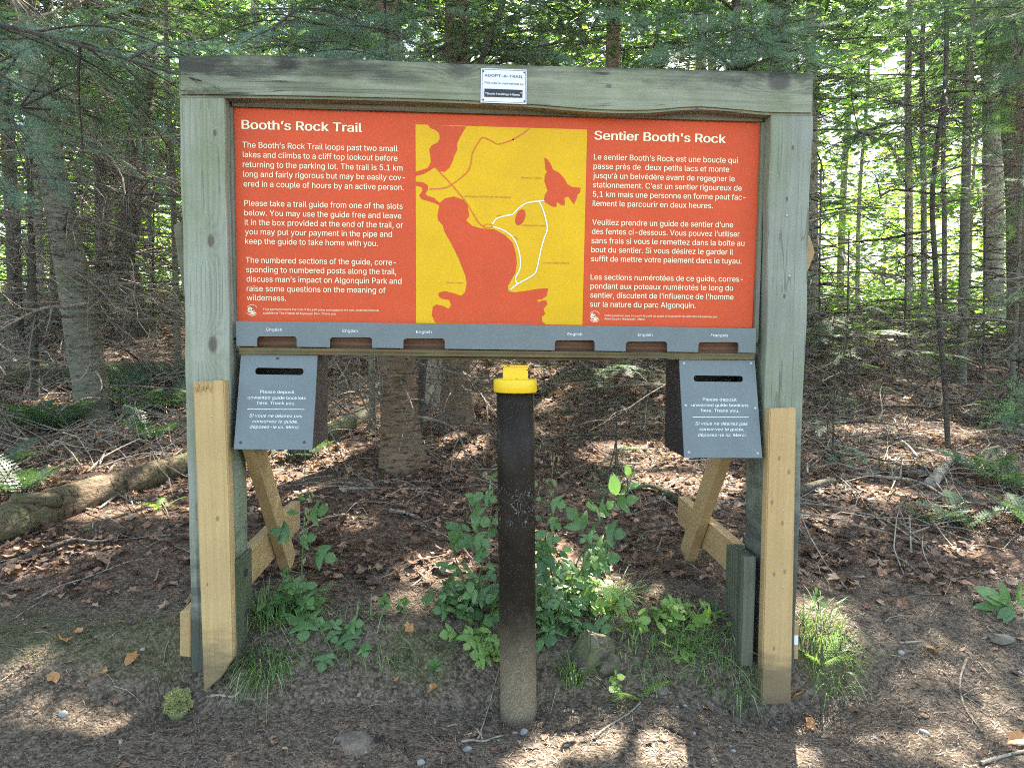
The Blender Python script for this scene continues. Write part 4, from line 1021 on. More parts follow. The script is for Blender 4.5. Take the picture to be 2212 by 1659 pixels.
# ---------------------------------------------------------------- trees near the board
T1 = tree('thick leaning fir with dashed bark left of the sign', [(52, 30), (75, 170), (100, 300), (130, 450), (152, 570), (178, 720), (215, 912)], 5.1, 70, 46, 11, 3.0, 1.9, ndead=70, lod=1, deadlen=(.6, 1.9), flare=.2)
tree('dark crooked trunk between the thick fir and the left post', [(318, 60), (300, 300), (288, 430), (268, 560), (280, 600), (290, 745)], 8.6, 46, 40, 12, 3.4, 1.8, ndead=90, lod=2, bk='bark_dark', deadlen=(.7, 1.9))
T7 = tree('fir trunk with spreading mossy roots seen under the left half of the board', [(838, 60), (850, 500), (860, 780), (872, 1000)], 4.1, 80, 60, 10, 2.65, 1.5, per=6, whorl=.28, ndead=95, lod=1, bk='bark_red', flare=.9, deadlen=(.5, 1.35),
     boughs=[(842, 128, 2.75), (760, 118, 2.7), (650, 118, 2.55), (590, 100, 2.6), (690, 50, 3.0), (520, 95, 2.7), (480, 40, 3.0), (900, 40, 3.3), (560, 20, 3.2), (780, 30, 3.1), (1010, 80, 3.4), (440, 90, 3.0), (560, 60, 3.4), (700, 95, 3.3), (860, 80, 3.5), (960, 30, 3.7), (620, 15, 3.7), (810, 70, 3.2), (930, 110, 3.3)], fol='firb')
tree('reddish fir trunk right behind the rooted fir under the board', [(985, 60), (980, 500), (984, 780), (990, 890)], 5.3, 62, 48, 10, 3.0, 1.7, per=6, whorl=.28, ndead=70, lod=1, bk='bark_red', flare=.8, deadlen=(.5, 1.5), boughs=[(1180, 100, 4.2), (1120, 40, 4.4), (1250, 60, 4.6), (1330, 110, 4.1), (1060, 100, 4.3), (1150, 10, 4.6), (1280, 20, 4.3), (1390, 60, 4.4), (1210, 120, 3.9)])
tree('slim pale stem left of the rooted fir under the board', [(795, 60), (800, 600), (806, 880)], 5.0, 15, 11, 6, 3.2, .8, ndead=14, lod=2, bk='bark_fir', name='young_fir')
tree('dark leaning dead stem rising behind the middle of the beam', [(1095, -40), (1066, 60), (1040, 130), (990, 300), (930, 600), (900, 880)], 4.4, 17, 13, 5.2, 9, .5, ndead=10, bk='bark_dark', name='dead_sapling', flare=.1, dead_z=(2.0, 4.5), deadmat='twigd')
tree('thin straight stem near the left edge of the photo', [(60, 200), (68, 500), (75, 810)], 5.6, 16, 12, 7, 2.9, 1.0, ndead=34, lod=1, bk='bark_dark', name='young_fir', fol='firb')
tree('slender grey stem close behind the left post', [(362, 150), (374, 420), (384, 760)], 6.6, 15, 11, 8, 3.0, 1.2, ndead=30, lod=2, name='young_fir')
tree('dark middle trunk behind the dead twigs left of the sign', [(214, 300), (222, 500), (226, 720)], 9.5, 30, 26, 12, 3.8, 1.6, ndead=45, lod=2, bk='bark_dark')
tree('shadowy trunk at the far left edge', [(18, 300), (28, 500), (36, 760)], 7.5, 30, 26, 12, 3.2, 1.6, ndead=45, lod=2, bk='bark_dark')
tree('second shadowy trunk beside the left edge', [(112, 300), (118, 500), (122, 740)], 9.0, 22, 19, 11, 3.6, 1.4, ndead=40, lod=2, bk='bark_dark')
# the fir just outside the left edge whose blue boughs hang into the picture
TB = tree('blue green fir reaching its boughs over the left end of the beam', [(-420, -200), (-430, 400), (-440, 1180)], 2.9, 90, 70, 7, 3.3, 1.3, ndead=16, lod=0, fol='firb', base=G(-3.05, 1.15), per=4,
     boughs=[(436, 176, 1.98, 2.2), (410, 120, 2.15, 2.4), (330, 255, 2.5), (372, 330, 2.9), (250, 340, 2.6), (180, 330, 2.5), (120, 395, 2.6), (60, 300, 2.5), (20, 420, 2.7), (260, 190, 2.6), (345, 150, 2.8), (200, 130, 2.8), (90, 210, 2.6), (385, 60, 2.9), (270, 70, 3.1), (150, 40, 2.9), (30, 110, 2.7), (300, 300, 3.1), (220, 270, 3.1), (130, 270, 3.1), (376, 230, 3.3), (310, 40, 3.4), (400, 200, 2.6), (290, 140, 2.9), (160, 200, 2.9), (60, 380, 3.0), (340, 380, 3.3), (230, 30, 2.7), (70, 130, 3.2), (440, 110, 2.5)], spray=.28)
# single bare branches that can be told apart
def bare(parent, pts, dep, r, mat, side=5):
    Q = spline([atd(x, y, d_) for (x, y), d_ in zip(pts, np.linspace(dep[0], dep[1], len(pts)))], len(pts)*5); n = len(Q); g = Geo()
    g.tube(Q, np.linspace(r, r*.4, n)*(1+.08*rng.normal(0, 1, n)), 6)
    for _ in range(side):
        k = rng.integers(3, n-1); t = norm(Q[k]-Q[k-1]); s = norm(np.cross(t, rng.normal(0, 1, 3))); L = rng.uniform(.08, .35)
        g.tube([Q[k], Q[k]+(t*.6+s*.6)*L*.5+[0, 0, .01], Q[k]+(t*.7+s*.6)*L+[0, 0, -.02]], [r*.45, r*.3, r*.12], 4, 0, False)
    return g.build('branch', M[mat], parent, True)
bare(T1, [(112, 318), (60, 306), (0, 312), (-60, 318)], (5.05, 4.6), .012, 'twig')
bare(T1, [(105, 300), (200, 304), (260, 303), (330, 299), (420, 290)], (5.0, 4.5), .015, 'twig', 8)
bare(T1, [(110, 330), (160, 347), (240, 367), (303, 387), (400, 408)], (5.0, 4.4), .013, 'twigd', 8)
bare(T1, [(60, 380), (172, 393), (255, 415), (383, 423), (430, 430)], (4.9, 4.4), .014, 'twigd', 9)
bare(T1, [(140, 495), (140, 488), (146, 455), (170, 412)], (4.95, 4.8), .011, 'twigd', 3)
bare(T1, [(140, 496), (108, 499), (40, 512), (-40, 528)], (4.95, 4.5), .013, 'twig', 6)
bare(T1, [(185, 656), (140, 663), (105, 664), (56, 682), (-30, 730)], (4.95, 4.4), .015, 'stick', 8)
bare(T1, [(200, 800), (194, 791), (175, 819), (140, 826), (120, 828)], (4.9, 4.7), .010, 'stick', 3)
bare(T1, [(215, 860), (182, 861), (150, 875), (135, 850)], (4.85, 4.5), .009, 'stick', 2)
bare(T1, [(205, 800), (217, 819), (219, 840), (204, 848)], (4.9, 4.7), .006, 'stick', 1)
bare(TB, [(140, -20), (160, 8), (200, 40), (239, 92), (255, 120), (279, 152), (311, 188), (345, 210)], (3.2, 2.9), .009, 'twigd', 8)
bare(T7, [(640, 20), (590, 66), (600, 95), (606, 122)], (2.9, 2.65), .007, 'twigd', 3)
bare(T7, [(880, 900), (930, 905), (985, 930), (1010, 1000)], (4.0, 3.7), .010, 'twig', 6)
# ---------------------------------------------------------------- trees right of the board
tree('slender black hemlock sapling right of the sign', [(2046, -20), (2044, 100), (2041, 190), (2026, 300), (2014, 425), (2019, 550), (2029, 700), (2041, 829), (2050, 992)], 4.7, 11, 10, 5.2, 3.4, 1.1, ndead=18, lod=1, bk='bark_dark', fol='hem', name='hemlock_sapling', deadmat='twigd', flare=.1,
     boughs=[(1765, 330, 4.3, 2.55), (1800, 400, 4.2, 2.2), (1780, 420, 4.7, 2.2), (1850, 300, 4.4, 2.6), (1900, 430, 4.5, 2.1), (1840, 182, 4.6, 2.78), (1930, 330, 4.3, 2.4), (2150, 330, 4.6, 2.4), (2120, 420, 4.5, 2.1), (2180, 395, 4.9, 2.2), (1985, 400, 4.3, 2.2), (2060, 380, 4.2, 2.3), (2225, 218, 4.6, 2.78), (1950, 230, 4.7, 2.7), (2110, 270, 4.3, 2.6), (1880, 370, 4.9, 2.3)], spray=.27)
tree('grey trunk half hidden behind the right post', [(1752, -60), (1754, 300), (1757, 675)], 12, 26, 20, 13, 5, 1.8, ndead=26, lod=2, bk='bark_far')
tree('pale trunk showing above the right end of the beam', [(1700, -60), (1704, 300), (1708, 690)], 13, 18, 15, 13, 5, 1.8, ndead=18, lod=2, bk='bark_far')
tree('straight grey trunk in the bright woods right of the sign', [(1962, 150), (1963, 400), (1965, 668)], 12, 17, 14, 12, 5, 1.6, ndead=26, lod=2, bk='bark_far')
tree('narrower dark trunk just right of the straight grey one', [(1992, 150), (1995, 400), (1998, 672)], 11, 13, 11, 11, 4.5, 1.5, ndead=22, lod=2, bk='bark_fir')
tree('thin trunk behind the black hemlock sapling', [(2038, 300), (2040, 480), (2042, 672)], 11.5, 11, 9, 10, 4.5, 1.3, ndead=22, lod=2, bk='bark_fir')
tree('grey green trunk right of the black hemlock sapling', [(2101, -20), (2091, 225), (2086, 400), (2081, 640), (2077, 822)], 7.0, 20, 16, 11, 3.9, 1.6, ndead=46, lod=2, bk='bark_fir', deadlen=(.6, 1.6))
tree('broad pale trunk near the right edge', [(2138, -20), (2142, 250), (2145, 450), (2148, 690)], 11.5, 40, 34, 14, 5, 2.0, ndead=30, lod=2, bk='bark_far')
tree('big brown trunk cut by the right edge of the photo', [(2186, 0), (2194, 250), (2204, 480), (2214, 720)], 8.5, 58, 46, 13, 4, 2.0, ndead=36, lod=2, bk='bark_red')
tree('thin pale stem in front of the big brown trunk', [(2216, 250), (2205, 425), (2196, 640), (2186, 830)], 5.8, 11, 8, 6, 3.0, .9, ndead=20, lod=1, fol='hem', name='hemlock_sapling')
tree('hemlock reaching its boughs in from beyond the right edge', [(2560, -200), (2570, 400), (2580, 1000)], 4.0, 60, 50, 8, 3.6, 1.5, ndead=24, lod=1, fol='hem', base=G(3.55, 1.6),
     boughs=[(2110, 60, 3.0, 3.0), (2010, 25, 3.2, 3.2), (2150, 250, 3.4, 2.5), (2120, 290, 3.7, 2.5), (2200, 160, 3.0, 2.7), (1950, 60, 3.6, 3.3), (2170, 20, 3.2, 3.2), (2080, 130, 3.7, 2.9), (2180, 320, 3.9), (1880, 30, 3.9, 3.5), (2190, 480, 4.2), (2205, 900, 3.4, 1.2), (2190, 640, 4.0, 1.6)])
tree('fir hidden by the board with dark boughs over the right half of the beam', [(1590, 60), (1588, 500), (1584, 905)], 4.9, 26, 20, 9, 2.9, 1.6, per=6, whorl=.28, ndead=46, lod=1, bk='bark_dark', fol='fir', dead_z=(.3, 2.8),
     boughs=[(1640, 120, 3.0, 3.0), (1745, 132, 2.9, 3.0), (1690, 60, 3.1, 3.2), (1530, 90, 3.3, 3.1), (1450, 120, 3.4, 3.0), (1560, 40, 3.3, 3.3), (1770, 60, 3.3, 3.2), (1480, 30, 3.6, 3.4), (1390, 60, 3.8, 3.4), (1620, 10, 3.4, 3.5), (1720, 10, 3.5, 3.5), (1660, 90, 3.3), (1580, 110, 3.5), (1410, 20, 4.0), (1330, 40, 4.2), (1500, 70, 3.8), (1800, 30, 3.7)])
# ---------------------------------------------------------------- trees added for their high crowns, which shade the clearing
for i, (x, y, zt_, zl_, rm, bk) in enumerate([(2.95, 4.6, 11, 4.2, 2.3, 'bark_fir'), (1.6, 6.2, 12, 4.6, 2.4, 'bark_red'), (7.8, 6.0, 12, 4.6, 2.5, 'bark_fir'), (-1.6, 6.6, 12, 4.4, 2.4, 'bark_dark'), (7.2, 3.4, 11, 3.8, 2.4, 'bark_fir'), (-.2, 9.0, 13, 5.2, 2.4, 'bark_fir'), (3.6, 9.0, 13, 5.2, 2.5, 'bark_far'), (-4.2, 3.4, 10, 3.4, 2.0, 'bark_dark')]):
    b = G(x, y); dep = depth_of(b); q = b-CAM
    px, py = CX+FPX*(q@AR)/dep, CY+FPX*(q@AD)/dep
    lab = ['tall fir with a high crown hidden behind the right half of the board', 'tall reddish fir straight behind the board', 'tall fir standing just outside the right edge deep in the woods', 'tall dark fir behind the left half of the board', 'tall fir beyond the right edge shading the trail', 'far tall fir behind the middle of the board', 'far pale fir behind the right half of the board', 'tall dark fir beyond the left edge', 'tall dark fir beyond the left edge behind the nearer one'][i]
    w_ = .26*FPX/dep
    tree(lab, [(px, py-1.5*FPX/dep*1.0), (px, py-.7*FPX/dep), (px, py)], dep, w_, w_*.85, zt_, zl_, rm, whorl=.30, per=5, ndead=34, lod=2, bk=bk, flare=.4, dead_z=(.4, zl_), deadlen=(.6, 1.7))
# ---------------------------------------------------------------- low young conifers
def small(label, px, py, dep, h, rm, fol='hem', lod=1, boughs=()):
    x = atd(px, py, dep); b = G(x[0], x[1]); d = depth_of(b); q = b-CAM; py = CY+FPX*(q@AD)/d
    tree(label, [(px+4, py-h*FPX/d), (px+1, py-.5*h*FPX/d), (px, py)], d, 5, 3, b[2]+h, b[2]+.16, rm, whorl=.17, per=4, ndead=8, lod=lod, name='young_conifer', bk='bark_dark', fol=fol, flare=.1, dead_z=(.05, b[2]+.5), spray=.24, deadlen=(.2, .6), group='young conifers of the undergrowth', upper=lod, boughs=boughs)

SM = 'small %s hemlock with %s, %s'
for args in [('low hemlock sapling with pale sunlit twigs, right of the right post', 1830, 800, 6.2, 1.5, .9), ('low hemlock sapling leaning over the brush behind the black sapling', 1955, 790, 7.2, 1.7, 1.0), ('young hemlock in front of the broad pale trunk', 2125, 780, 7.6, 1.9, 1.0), ('bright young hemlock beside the right post at mid height', 1770, 740, 8.2, 2.3, 1.1), ('young hemlock at the far right edge of the brush', 2200, 850, 5.4, .9, .7),
             ('feathery young hemlock seen behind the pipe cap', 1290, 905, 5.2, .9, .8), ('feathery young hemlock between the pipe and the right box', 1400, 860, 6.0, 1.3, .9), ('pale sunlit young hemlock low behind the right box', 1330, 1010, 3.9, .42, .55)]:
    small(*args)
for args in [('young fir between the thick fir and the left post', 330, 730, 9.0, 2.2, 1.0, 'fir'), ('young fir in the shadows at the left edge', 60, 740, 8.0, 2.0, 1.0, 'fir'), ('young fir behind the thick leaning fir', 175, 730, 8.4, 2.3, 1.1, 'fir')]:
    small(*args)
# a bough of a hemlock seedling brushing the right post
small('blue green hemlock seedling drooping beside the right facing board', 1800, 975, 4.3, .55, .5, 'firb', 1)

# ---------------------------------------------------------------- sunlit leafy trees deeper in the woods
def leaf_kites(c, r, size, flat=.35):
    n = len(c); a = rng.uniform(0, 6.283, n); X = np.stack([np.cos(a), np.sin(a), rng.uniform(-.5, .3, n)], 1); X /= np.linalg.norm(X, axis=1)[:, None]
    N = np.stack([rng.normal(0, flat, n), rng.normal(0, flat, n), np.ones(n)], 1); Y = np.cross(N, X); Y /= np.linalg.norm(Y, axis=1)[:, None]
    s = size*rng.uniform(.6, 1.2, n)[:, None]
    V = np.stack([c-X*s*.5, c-Y*s*.32+X*s*.05, c+X*s*.6, c+Y*s*.32+X*s*.05], 1).reshape(-1, 3)
    k = np.arange(n)[:, None]*4
    return V, np.concatenate([k+np.array([[0, 1, 2]]), k+np.array([[0, 2, 3]])])
def leafy_crown(h0, h1, rad, ncl, per, size):
    C = []
    for _ in range(ncl):
        u = rng.uniform(0, 1)**.8; z = h0+(h1-h0)*u; rr = rad*(1-.55*u)*math.sqrt(rng.uniform(.05, 1)); a = rng.uniform(0, 6.283)
        C.append(np.array([rr*math.cos(a), rr*math.sin(a), z])+rng.normal(0, 1, (per, 3))*np.array([.36, .36, .20])*rng.uniform(.6, 1.25))
    return leaf_kites(np.concatenate(C), None, size)
CROWNS = []
for k, (h0, h1, rad, ncl, per, size) in enumerate([(.3, 7, 2.5, 64, 42, .23), (.2, 5, 2.3, 54, 42, .22), (.5, 9, 2.7, 76, 42, .24), (.1, 3, 1.8, 50, 42, .19)]):
    V, F = leafy_crown(h0, h1, rad, ncl, per, size)
    me = npmesh('crown', V, F); me.materials.append(M['decid'])
    P = np.array([[0, 0, -.2], [.05, .02, h1*.35], [-.04, .06, h1*.7], [.05, 0, h1*.95]]); V2, F2 = trunk_mesh(P, [.055, .042, .03, .008], 7, .3, .04, k)
    m2 = npmesh('trunk', V2, F2, None, True); m2.materials.append(M['bark_far']); CROWNS.append((me, m2))
def leaf_tree(k, x, y, sc, rot, label, group):
    t = thing('leafy_tree', label, 'tree', (x, y, float(H(x, y))), group); t.rotation_euler = (0, 0, rot); t.scale = (sc,)*3
    for nm, me in (('crown', CROWNS[k][0]), ('trunk', CROWNS[k][1])):
        o = bpy.data.objects.new(nm, me); COL.objects.link(o); o.parent = t
LT = [(1850, 17), (1900, 21), (2090, 16), (2215, 17), (2290, 22), (2380, 19), (1930, 27), (2180, 27), (2320, 28), (1700, 20), (1600, 16), (1500, 21), (1380, 17), (1280, 23), (1180, 16), (1080, 21), (980, 17), (900, 23), (820, 18), (720, 22), (620, 18), (520, 23), (420, 17), (350, 22), (280, 19), (210, 24), (130, 19), (50, 23), (-40, 19), (-150, 23), (-280, 19), (2480, 24), (660, 28), (1150, 29), (1480, 28), (300, 29), (90, 30), (330, 13.5), (400, 15)]
for i, (px, d) in enumerate(LT):
    p = atd(px, 700, d); right = px > 1700
    lab = 'bright yellow green leafy tree deep in the sunlit woods right of the sign' if right else ('leafy tree glowing in the sun far behind the board' if px > 500 else 'leafy tree glowing in the sun far behind the dark firs at left')
    leaf_tree([0, 1, 2, 3][(i*7) % 4] if d > 14 else 3, p[0], p[1], rng.uniform(.85, 1.2), rng.uniform(0, 6.28), lab, 'sunlit trees right of the sign' if right else ('sunlit trees behind the board' if px > 500 else 'sunlit trees behind the left firs'))
# slender far trunks, one shared build
b = G(0, 18); Pz = np.array([[0, 0, -.3], [.03, 0, 3], [-.04, .05, 5.5], [.02, 0, 8], [0, 0, 9.6]])
V, F = trunk_mesh(Pz, [.13, .11, .09, .05, .01], 8, .35, .03, 3.0); FT = npmesh('trunk', V, F, None, True); FT.materials.append(M['bark_far'])
FC = []
for k in range(3):
    g = Geo(); z = 4.0; ph = 0
    while z < 9.4:
        for q in range(5):
            a = ph+q*1.257+rng.uniform(-.4, .4); L = 2.0*((1-(z-4)/5.6)**.6)*rng.uniform(.5, 1.1)+.15
            branch(g, (0, 0, z), (math.cos(a)*L, math.sin(a)*L, z+L*rng.uniform(-.35, .1)), .05, 3, .5, .01, 0, 1, .15, .11, False)
        z += .5; ph += 1.2
    V, F, Mi = g.arrays(); me = npmesh('crown', V, F, Mi); me.materials.append(M['hem']); me.materials.append(M['twigd']); FC.append(me)
FD = []
for k in range(2):
    n = 26; a = rng.uniform(0, 6.28, n); g = Geo()
    pos = np.stack([np.zeros(n), np.zeros(n), rng.uniform(.5, 5, n)], 1); rot = np.array([frame((math.cos(q), math.sin(q), rng.uniform(-.35, .2))) for q in a]); scatter(g, DEAD, pos, rot, rng.uniform(.6, 1.8, n))
    V, F, _ = g.arrays(); me = npmesh('dead_branches', V, F); me.materials.append(M['twig']); FD.append(me)
for i, (px, d, sc) in enumerate([(1812, 19, .8), (2250, 17, 1), (2330, 18, 1), (1640, 17, 1), (1530, 15, .9), (1404, 16, .8), (1332, 14, .7), (1254, 18, 1), (1164, 14, .8), (1060, 19, 1), (930, 15, .9), (718, 13, .8), (640, 16, 1), (560, 14, .9), (470, 18, 1), (405, 15, .9), (250, 17, 1), (90, 16, .9), (-60, 16, 1), (2440, 16, 1)]):
    p = atd(px, 700, d); t = thing('far_fir', 'slender straight fir trunk in the bright woods right of the sign' if px > 1750 else ('slender fir among the shadowed woods left of the sign' if px < 450 else 'slender fir in the woods above and behind the board'), 'tree', G(p[0], p[1]), 'far slender firs right of the sign' if px > 1750 else ('far slender firs left of the sign' if px < 450 else 'far slender firs behind the board'))
    t.rotation_euler = (rng.normal(0, .02), rng.normal(0, .02), rng.uniform(0, 6.28)); t.scale = (sc, sc, rng.uniform(.9, 1.1))
    for nm, me in (('trunk', FT), ('crown', FC[i % 3]), ('dead_branches', FD[i % 2])):
        o = bpy.data.objects.new(nm, me); COL.objects.link(o); o.parent = t
# the far woods that read as one mass
C = []
for _ in range(520):
    px = rng.uniform(-700, 2900); d = rng.uniform(28, 62); p = atd(px, 700, d); z = float(H(p[0], p[1]))+rng.uniform(.02, 1)**1.7*9.5
    C.append(np.array([p[0], p[1], z])+rng.normal(0, 1, (60, 3))*np.array([.9, .9, .5]))
V, F = leaf_kites(np.concatenate(C), None, .5)
tag(link('far_woods', npmesh('far_woods', V, F), M['decid']), 'hazy mass of sunlit leaves beyond the trunks', 'woods', None, 'stuff')

# low green growth on the far forest floor
n = 15000; px = np.where(rng.uniform(0, 1, n) < .6, rng.uniform(1650, 2500, n), rng.uniform(-300, 1700, n)); d = 8.5+22*rng.uniform(0, 1, n)**.8
P = CAM[None]+(AF[None]+AR[None]*((px-CX)/FPX)[:, None])*d[:, None]; k = wob(P[:, 0], P[:, 1], 2.6)+wob(P[:, 1], P[:, 0], 1.1)*.7 > -.1-.02*(d-10); P = P[k]; n = len(P)
P[:, 2] = H(P[:, 0], P[:, 1])+rng.uniform(.03, .75, n)*(.5+.5*np.sin(P[:, 0]*1.7)*np.cos(P[:, 1]*1.3))
V, F = leaf_kites(np.repeat(P, 3, 0)+rng.normal(0, .09, (3*n, 3)), None, .13)
tag(link('undergrowth', npmesh('undergrowth', V, F), M['decid']), 'bright green low growth covering the far forest floor', 'undergrowth', None, 'stuff')

# thin haze volume added to veil the backlit woods as lens glare does
hz = bpy.data.materials.new('forest_haze'); hz.use_nodes = True; hz.node_tree.nodes.clear()
ho = hz.node_tree.nodes.new('ShaderNodeOutputMaterial'); hv = hz.node_tree.nodes.new('ShaderNodeVolumePrincipled')
hv.inputs['Color'].default_value = (.95, .97, .9, 1); hv.inputs['Density'].default_value = .0022; hv.inputs['Anisotropy'].default_value = .5
hz.node_tree.links.new(hv.outputs[0], ho.inputs['Volume'])
bm = bmesh.new(); box(bm, -75, 75, -20, 110, -1.2, 16.5)
tag(bm_obj('haze', bm, hz), 'pale sunlit haze hanging between the trees', 'haze', None, 'stuff')
S.cycles.volume_step_rate = 5.0; S.cycles.volume_max_steps = 64; S.cycles.volume_bounces = 0
# ---------------------------------------------------------------- forest litter
def leaf_tmpl(seed):                          # a curled dry lobed leaf about 1 unit long
    r = np.random.default_rng(seed); n = 11; a = np.linspace(0, 2*np.pi, n, endpoint=False)
    rad = .5*(1+.28*np.cos(a*5+seed))*r.uniform(.8, 1.15, n); x = rad*np.cos(a); y = rad*.72*np.sin(a)
    k1, k2 = r.uniform(.3, 1.3), r.uniform(-.7, .9)
    V = np.stack([np.r_[0, x], np.r_[0, y], np.r_[0, k1*y*y*1.6+k2*x*x*.8+r.normal(0, .05, n)]], 1)
    i = np.arange(n)
    return V, np.stack([np.zeros(n, int), 1+i, 1+(i+1) % n], 1)
LEAF = [leaf_tmpl(i) for i in range(9)]
def sow(n, fn):
    """points on the terrain drawn by fn(n) -> x, y"""
    x, y = fn(n); return np.stack([x, y, H(x, y)], 1)
def fan(n, d0, d1, p=1.0, x0=-200, x1=2420):  # spread evenly over what the view takes in
    d = (d0**p+(d1**p-d0**p)*rng.uniform(0, 1, n))**(1/p); px = rng.uniform(x0, x1, n)
    P = CAM[None]+(AF[None]+AR[None]*((px-CX)/FPX)[:, None])*d[:, None]
    return P[:, 0], P[:, 1]
def keep_behind(P, lo=.10, hi=.42):           # thins out towards the bare trail
    w = np.clip((P[:, 1]+.10*wob(P[:, 0], P[:, 1], .35)-lo)/(hi-lo), 0, 1)
    w = w*w*np.clip(.72+.9*wob(P[:, 0]+4, P[:, 1], .8)+.5*wob(P[:, 1], P[:, 0], .33), .12, 1)
    return P[rng.uniform(0, 1, len(P)) < w]
g = Geo()
P = keep_behind(sow(26000, lambda n: fan(n, 2.2, 6.2, 1.6)))
n = len(P); P[:, 2] += rng.uniform(.002, .022, n)
scatter(g, LEAF, P, many_rot(rng.uniform(0, 6.28, n), rng.uniform(0, 6.28, n), np.abs(rng.normal(0, .42, n))), rng.uniform(.016, .054, n)*rng.choice([.7, 1, 1.15], n))
P = sow(9000, lambda n: fan(n, 6, 16, 1.4)); n = len(P); P[:, 2] += rng.uniform(.004, .03, n)
scatter(g, LEAF, P, many_rot(rng.uniform(0, 6.28, n), rng.uniform(0, 6.28, n), np.abs(rng.normal(0, .4, n))), rng.uniform(.06, .13, n))
P = sow(420, lambda n: (rng.uniform(-2.6, 2.8, n), rng.uniform(-.6, .35, n))); n = len(P); P[:, 2] += .004
scatter(g, LEAF, P, many_rot(rng.uniform(0, 6.28, n), rng.uniform(0, 6.28, n), np.abs(rng.normal(0, .3, n))), rng.uniform(.012, .034, n))
tag(g.build('leaf_litter', M['litter']), 'brown curled dead leaves covering the forest floor', 'leaf litter', None, 'stuff')
# dry needles and bark crumbs on the trail
g = Geo()
def bits(n, fn, l0, l1, w):
    P = sow(n, fn); a = rng.uniform(0, 6.283, n); D = np.stack([np.cos(a), np.sin(a), rng.normal(0, .22, n)], 1); P[:, 2] += .003
    V, F = tri_needles(P, D, rng.uniform(l0, l1, n), w, np.tile([0, 0, 1.], (n, 1))); g.add(V, F)
bits(30000, lambda n: (rng.uniform(-2.5, 2.7, n), rng.uniform(-.75, .5, n)), .008, .03, .0028)
bits(11000, lambda n: (rng.uniform(-2.5, 2.7, n), rng.uniform(-.75, .3, n)), .003, .011, .005)
bits(16000, lambda n: fan(n, 2.3, 6.5, 1.6), .015, .05, .0035)
tag(g.build('needle_litter', M['dryneedle']), 'thin dry needles strewn over the trail soil', 'needle litter', None, 'stuff')
# fallen twigs
g = Geo()
def twigs(n, fn, l0, l1, r0, arch=.03):
    P = sow(n, fn)
    for p in P:
        a = rng.uniform(0, 6.283); L = rng.uniform(l0, l1); k = 6; d = np.array([math.cos(a), math.sin(a)]); Q = []
        for i in range(k):
            t = i/(k-1)-.5; q = p[:2]+d*L*t+np.array([-d[1], d[0]])*L*.09*math.sin(3.1*(t+.5)+a)*rng.uniform(.3, 1)
            Q.append([q[0], q[1], float(H(*q))+r0+arch*math.cos(3*t)*rng.uniform(0, 1)])
        g.tube(Q, np.linspace(r0, r0*.4, k)*rng.uniform(.6, 1.3), 3, 0, False)
        if L > .3 and rng.uniform() < .7:
            q = np.array(Q[3]); e = q+np.array([math.cos(a+.8)*L*.3, math.sin(a+.8)*L*.3, .02+arch]); g.tube([q, (q+e)/2+[0, 0, .01], e], [r0*.5, r0*.4, r0*.2], 3, 0, False)
twigs(560, lambda n: fan(n, 2.5, 6.5, 1.5), .10, .6, .0036)
twigs(200, lambda n: fan(n, 3.0, 6.5, 1.5, 1650, 2400), .25, 1.2, .0048, .06)
twigs(260, lambda n: fan(n, 3.6, 7.5, 1.4, -150, 500), .3, 1.3, .005, .12)
twigs(380, lambda n: fan(n, 6, 14, 1.3), .4, 1.8, .008, .14)
twigs(150, lambda n: (rng.uniform(-2.3, 2.6, n), rng.uniform(-.7, .25, n)), .02, .13, .0016, .004)
tag(g.build('fallen_twigs', M['stick']), 'tangle of grey fallen twigs on the litter', 'twigs', None, 'stuff')
# small stones of the trail
ico = bmesh.new(); bmesh.ops.create_icosphere(ico, subdivisions=1, radius=.5); IV = np.array([v.co[:] for v in ico.verts]); ico.verts.ensure_lookup_table(); IF = np.array([[v.index for v in f.verts] for f in ico.faces]); ico.free()
STONE = [(IV*np.array([1, .75, .5])*(1+np.random.default_rng(k).normal(0, .16, (len(IV), 1))), IF) for k in range(5)]
g = Geo()
for n, fn in ((150, lambda n: (rng.uniform(-2.2, 2.5, n), rng.uniform(-.7, .05, n))), (60, lambda n: (rng.normal(.78, .12, n), rng.uniform(-.32, -.1, n))), (40, lambda n: (rng.normal(.02, .12, n), rng.uniform(-.4, -.1, n)))):
    P = sow(n, fn); scatter(g, STONE, P, many_rot(rng.uniform(0, 6.28, n), rng.uniform(0, 6.28, n), rng.normal(0, .3, n)), rng.uniform(.005, .012, n)*rng.choice([.6, .8, 1.5], n))
tag(g.build('gravel', M['pebble']), 'small grey pebbles scattered on the trail soil', 'gravel', None, 'stuff')

